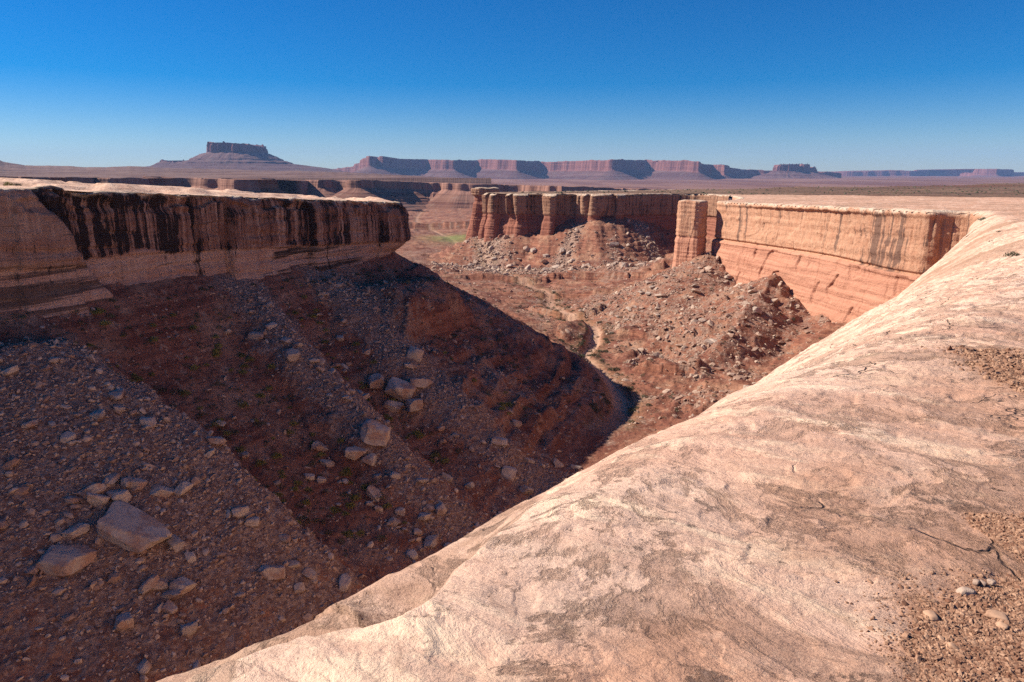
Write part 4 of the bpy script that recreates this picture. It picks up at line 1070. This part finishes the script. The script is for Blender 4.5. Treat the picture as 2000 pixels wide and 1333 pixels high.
# more boulders in the same rubble: separate rocks that share a few shapes
def more_boulders():
    rg = np.random.default_rng(77)
    protos = []
    for i in range(7):
        v, f = rock_shape(500 + i, ICO3, 6, .09, (1.2, .95, .6))
        o = mesh_np('boulder', v, f, M_BOULDER, False, dict(tone=np.full(len(v), .5))); protos.append(o.data); bpy.data.objects.remove(o)
    sets = [
     (85, (-70, 8, 40, 100), lambda x, y, z, dl, dr, dw, rub, q: np.where((dl > 5) & (dr > 5) & (q < 68) & (z < -16), rub, 0), (.42, 1.0), 'grey boulder half buried in the broad rubble fan nearest the viewer', 'boulders of the near rubble fan'),
     (65, (-50, 8, 70, 130), lambda x, y, z, dl, dr, dw, rub, q: np.where((dl > 5) & (dr > 5) & (q > 80) & (q < 114), rub, 0), (.45, 1.1), 'grey boulder lodged in the narrow chutes below the prow cliff', 'boulders of the rubble chutes'),
     (36, (35, 92, 140, 262), lambda x, y, z, dl, dr, dw, rub, q: np.where((dr > 2) & (rub > .5), rub, 0), (.8, 2.2), 'tan sunlit slab on the rubble cone under the alcove wall', 'slabs of the sunlit rubble cone'),
     (35, (-40, 112, 370, 470), lambda x, y, z, dl, dr, dw, rub, q: np.where((dr > 4) & (rub > .35), rub, 0), (1.3, 2.8), 'pale block on the apron of the far promontory', 'blocks of the promontory apron'),
    ]
    for n, box, acc, (lo, hi), label, grp in sets:
        p, r = scatter(n * 40, box, acc, 900 + n); rg.shuffle(p); p = p[:n]
        for q in p:
            o = bpy.data.objects.new('boulder', protos[int(rg.integers(0, 7))]); COL.objects.link(o)
            s = float(pareto(rg, 1, lo, hi, 1.6)[0]); o.scale = (s * rg.uniform(.9, 1.3), s * rg.uniform(.7, 1.1), s * (rg.uniform(.7, 1.15) if 'slabs' not in grp else rg.uniform(.4, .7)))
            o.rotation_euler = (rg.normal(0, .3), rg.normal(0, .3), rg.uniform(0, 6.28)); o.location = (q[0], q[1], q[2] + .22 * s)
            tag(o, label, 'boulder', grp)
more_boulders()

# ------------------------------------------------------------------ shrubs
def mat_leaf(name, a, b):
    t = NT(name); oi = t.t.nodes.new('ShaderNodeObjectInfo')
    c = t.mix(oi.outputs['Random'], a, b); c = t.mix(t.noise(t.pos(), 9.0, 2), c, (a[0] * .6, a[1] * .6, a[2] * .5)); t.b.inputs['Roughness'].default_value = .8
    return t.done(c)
M_SHRUB = mat_leaf('desert_shrub', (.32, .28, .07), (.13, .13, .045))
M_SAGE = mat_leaf('sage_shrub', (.12, .115, .07), (.07, .075, .045))
def shrub_mesh(seed, n, leaf, mat):
    rg = np.random.default_rng(seed); V = []; Fc = []
    for i in range(9):                                   # woody stems
        a = rg.uniform(0, 6.28); b = rg.uniform(.25, .9); L = rg.uniform(.5, .9); d = np.array([math.cos(a) * math.sin(b), math.sin(a) * math.sin(b), math.cos(b)]) * L
        s = np.array([-d[1], d[0], 0]); s = s / (np.linalg.norm(s) + 1e-6) * .018; k = len(V)
        V += [-s, s, d + s * .4, d - s * .4]; Fc.append((k, k + 1, k + 2, k + 3))
    for i in range(n):
        d = rg.normal(size=3); d /= np.linalg.norm(d); d[2] = abs(d[2]); r = rg.uniform(.45, 1.0) ** .6
        c = d * r * np.array([1, 1, .8]) * (1 + .25 * math.sin(3 * math.atan2(d[1], d[0]) + seed))
        u = rg.normal(size=3); u /= np.linalg.norm(u); w = np.cross(u, rg.normal(size=3)); w /= np.linalg.norm(w); l = leaf * rg.uniform(.6, 1.3); k = len(V)
        V += [c - u * l, c - w * l * .45, c + u * l, c + w * l * .45]; Fc.append((k, k + 1, k + 2, k + 3))
    o = mesh_np('shrub', np.array(V), np.array(Fc), mat, False, {}); d = o.data; bpy.data.objects.remove(o); return d
SH = [shrub_mesh(i, 330, .13, M_SHRUB) for i in range(4)]; SG = [shrub_mesh(20 + i, 260, .14, M_SAGE) for i in range(3)]
def put_shrub(p, s, data, label, group=None):
    o = bpy.data.objects.new('shrub', data); COL.objects.link(o); o.location = (p[0], p[1], p[2] - .05); o.scale = (s, s, s * .85); o.rotation_euler = (0, 0, RNG.uniform(0, 6.28))
    return tag(o, label, 'shrub', group)
def shrubs():
    p, r = scatter(2600, (-65, 0, 60, 125), lambda x, y, z, dl, dr, dw, rub, q: np.where((dl > 3) & (dr > 4) & (rub < .3) & (z < -14), .8, 0), 41)
    for q in p[:150]: put_shrub(q, RNG.uniform(.3, .85), SH[RNG.integers(4)], 'low yellow-green shrub in the dark red gullies between rubble fans', 'shrubs in the shaded gullies')
    p, r = scatter(5000, (0, 45, 125, 300), lambda x, y, z, dl, dr, dw, rub, q: np.where((dw > 2.2) & (dw < 6.0), .6, 0), 42)
    for q in p[:80]: put_shrub(q, RNG.uniform(.45, 1.15), SG[RNG.integers(3)], 'grey-green shrub along the sandy wash on the canyon floor', 'shrubs along the wash')
    p, r = scatter(3000, (-70, -22, 70, 152), lambda x, y, z, dl, dr, dw, rub, q: np.where((dl > .6) & (dl < 3.5), .6, 0), 43)
    for q in p[:45]: put_shrub(q, RNG.uniform(.3, .6), SG[RNG.integers(3)], 'dull shrub at the foot of the varnished cliff', 'shrubs along the cliff foot')
    def near(u, v, y): 
        x, yy, zz = at(u, v, y); z, *_ = slickH(np.array([x]), np.array([yy])); return (x, yy, float(z[0]))
    put_shrub(near(1986, 452, 31), .30, SG[0], 'dark round bush alone on the pale slickrock at the right')
    for u, v, y, s in ((1925, 398, 118, .8), (1958, 410, 70, .25), (1946, 416, 62, .22)):
        put_shrub(near(u, v, y), s, SG[1], 'small dull bush on the upper slickrock', 'bushes on the upper slickrock')
    for u, y, s, lb in ((22, 108, .75, 'yellow-green bush on top of the shaded cliff'), (40, 112, .6, 'dark bush beside the yellow-green one on the clifftop')):
        x = (u - 1000) / F / 1.02 * y; put_shrub((x, y, z_left(x, y)), s, SH[0] if s > .7 else SG[2], lb)
shrubs()

def build_scrub():
    rg = np.random.default_rng(91); n = 9000
    x = rg.uniform(0, 1500, n); y = 425 * np.exp(rg.uniform(0, 1.3, n)); m = (x < y * .95) & inside(x, y, R_POLY); x, y = x[m], y[m]
    dg = bpy.context.evaluated_depsgraph_get(); pl = bpy.data.objects['desert_plain'].evaluated_get(dg); P = []
    for a, b in zip(x, y):
        ok, loc, nr, k = pl.ray_cast((a, b, 200), (0, 0, -1))
        if ok: P.append(loc[:])
    P = np.array(P); S = pareto(rg, len(P), .35, 1.3, 1.8)
    o = merged_rocks('scrub', P, S, np.full(len(P), .7), M_SAGE, TPL2, 92)
    tag(o, 'dark low scrub dotted over the brown desert plain', 'scrub', kind='stuff')
build_scrub()
def leaf_tpl(seed):
    rg = np.random.default_rng(seed); V = []; T = []
    for i in range(46):
        d = rg.normal(size=3); d /= np.linalg.norm(d); d[2] = abs(d[2]); c = d * rg.uniform(.4, 1) ** .6; u = rg.normal(size=3) * .16; w = rg.normal(size=3) * .16; k = len(V)
        V += [c - u, c + u, c + w]; T.append((k, k + 1, k + 2))
    return np.array(V, np.float32), np.array(T)
def build_floor_scrub():
    p, r = scatter(9000, (-60, 90, 125, 420), lambda x, y, z, dl, dr, dw, rub, q: np.where((dl > 4) & (dr > 4), .25 + .5 * (dw < 12), 0), 95)
    p2, r = scatter(5000, (-70, 5, 60, 150), lambda x, y, z, dl, dr, dw, rub, q: np.where((dl > 2) & (dr > 4) & (rub < .3) & (z < -14), .6, 0), 96)
    P = np.vstack([p, p2]); rg = np.random.default_rng(97); S = pareto(rg, len(P), .2, .8, 1.6)
    o = merged_rocks('scrub', P, S, np.full(len(P), .8), M_SAGE, [leaf_tpl(i) for i in range(5)], 98, tilt=.1)
    tag(o, 'tiny grey-green scrub speckling the canyon floor and red slopes', 'scrub', kind='stuff')
build_floor_scrub()

# ------------------------------------------------------------------ gravel pockets on the slickrock
M_GRAVEL = mat_rock('gravel_stone', (0.19, 0.09, 0.055), (0.48, 0.29, 0.185), 14.0, 0.05)
def gravel(pix, n, lo, hi, seed, label):
    poly = slick_hit(pix, lambda a, b: slickH(a, b, False)); rg = np.random.default_rng(seed)
    x = rg.uniform(poly[:, 0].min(), poly[:, 0].max(), n); y = rg.uniform(poly[:, 1].min(), poly[:, 1].max(), n)
    jx = x + .05 * noise(x * 7, y * 7, 1.0) * np.clip(y / 3, 1, 4); jy = y + .06 * noise(x * 7, y * 7, 5.0) * np.clip(y / 3, 1, 4)
    ins_ = inside(jx, jy, poly[:, :2]); de = seg_dist(jx, jy, np.vstack([poly[:, :2], poly[:1, :2]]))[0]; de = np.where(ins_, -de, de) / (.05 + .02 * np.hypot(x, y))
    m = rg.uniform(0, 1, n) < np.where(ins_, sstep(.2, -1.2, de + noise(x * 9, y * 9, 3.0)) * .9 + .1, .05 * np.exp(-np.maximum(de, 0) * 1.6)); x, y = x[m], y[m]
    z, *_ = slickH(x, y); s = pareto(rg, len(x), lo, hi, 2.4); fl = rg.uniform(.4, .75, len(x))
    z = z + s * fl * .2
    o = merged_rocks('gravel', np.stack([x, y, z], -1), s, fl, M_GRAVEL, TPL, seed, tone=rg.beta(1.3, 1.6, len(x)))
    return tag(o, label, 'gravel', kind='stuff')
gravel(GRAVEL_PX[0], 200000, .0035, .016, 61, 'brown gravel filling the slickrock pocket at the bottom right corner')
gravel(GRAVEL_PX[1], 40000, .004, .018, 62, 'brown gravel in the smaller slickrock hollow at the right')
gravel(GRAVEL_PX[2], 50000, .008, .034, 63, 'dark gravel patch higher up the slickrock at the right')
def stones():
    L = [(1885, 1160, 30, .5, 'pale flat stone at the edge of the corner gravel'), (1818, 1204, 28, .35, 'smooth tan flat pebble in the corner gravel'), (1945, 1206, 34, .35, 'dull brown flat pebble in the corner gravel'),
         (1905, 1141, 13, .8, 'first white pebble of the short row at the gravel edge'), (1920, 1143, 12, .8, 'middle white pebble of the short row at the gravel edge'), (1936, 1142, 14, .8, 'last white pebble of the short row at the gravel edge'),
         (1852, 1178, 14, .6, 'dark pebble below the pale flat stone'), (1860, 1266, 18, .6, 'orange pebble in the middle of the corner gravel'), (1838, 1252, 16, .5, 'pinkish pebble left of the orange one'), (1955, 1228, 20, .6, 'ochre pebble under the dull brown flat one')]
    hp = slick_hit([(l[0], l[1]) for l in L], lambda a, b: slickH(a, b, False))
    for i, (l, P) in enumerate(zip(L, hp)):
        w = l[2] / F * float(np.linalg.norm(P))
        v, f = rock_shape(700 + i, ICO3, 8, .05, (1.1, .85, l[3]))
        o = mesh_np('stone', v, f, M_RUBBLE if i in (0, 3, 4, 5) else M_GRAVEL, True, dict(tone=np.full(len(v), .95 if i != 6 else 0.)))
        s = w / 2.2; o.scale = (s, s, s); o.location = (P[0], P[1], P[2] + s * l[3] * .5); o.rotation_euler = (0, 0, i * 1.3)
        tag(o, l[4], 'stone')
stones()

# ------------------------------------------------------------------ air
def build_haze():
    import bmesh
    bm = bmesh.new(); bmesh.ops.create_cube(bm, size=1.0)
    for v in bm.verts: v.co = ((v.co.x) * 34000, v.co.y * 17000 + 8000, 120 + v.co.z * 740)
    me = bpy.data.meshes.new('haze'); bm.to_mesh(me); bm.free()
    o = bpy.data.objects.new('haze', me); COL.objects.link(o)
    m = bpy.data.materials.new('haze'); m.use_nodes = True; t = m.node_tree; t.nodes.clear()
    out = t.nodes.new('ShaderNodeOutputMaterial'); pv = t.nodes.new('ShaderNodeVolumePrincipled')
    pv.inputs['Color'].default_value = (.36, .56, 1.0, 1); pv.inputs['Density'].default_value = HAZE; pv.inputs['Anisotropy'].default_value = 0.0
    t.links.new(pv.outputs[0], out.inputs['Volume']); me.materials.append(m)
    tag(o, 'thin blue haze that fades the far mesas', 'haze', kind='stuff')
HAZE = 3.8e-5
build_haze()
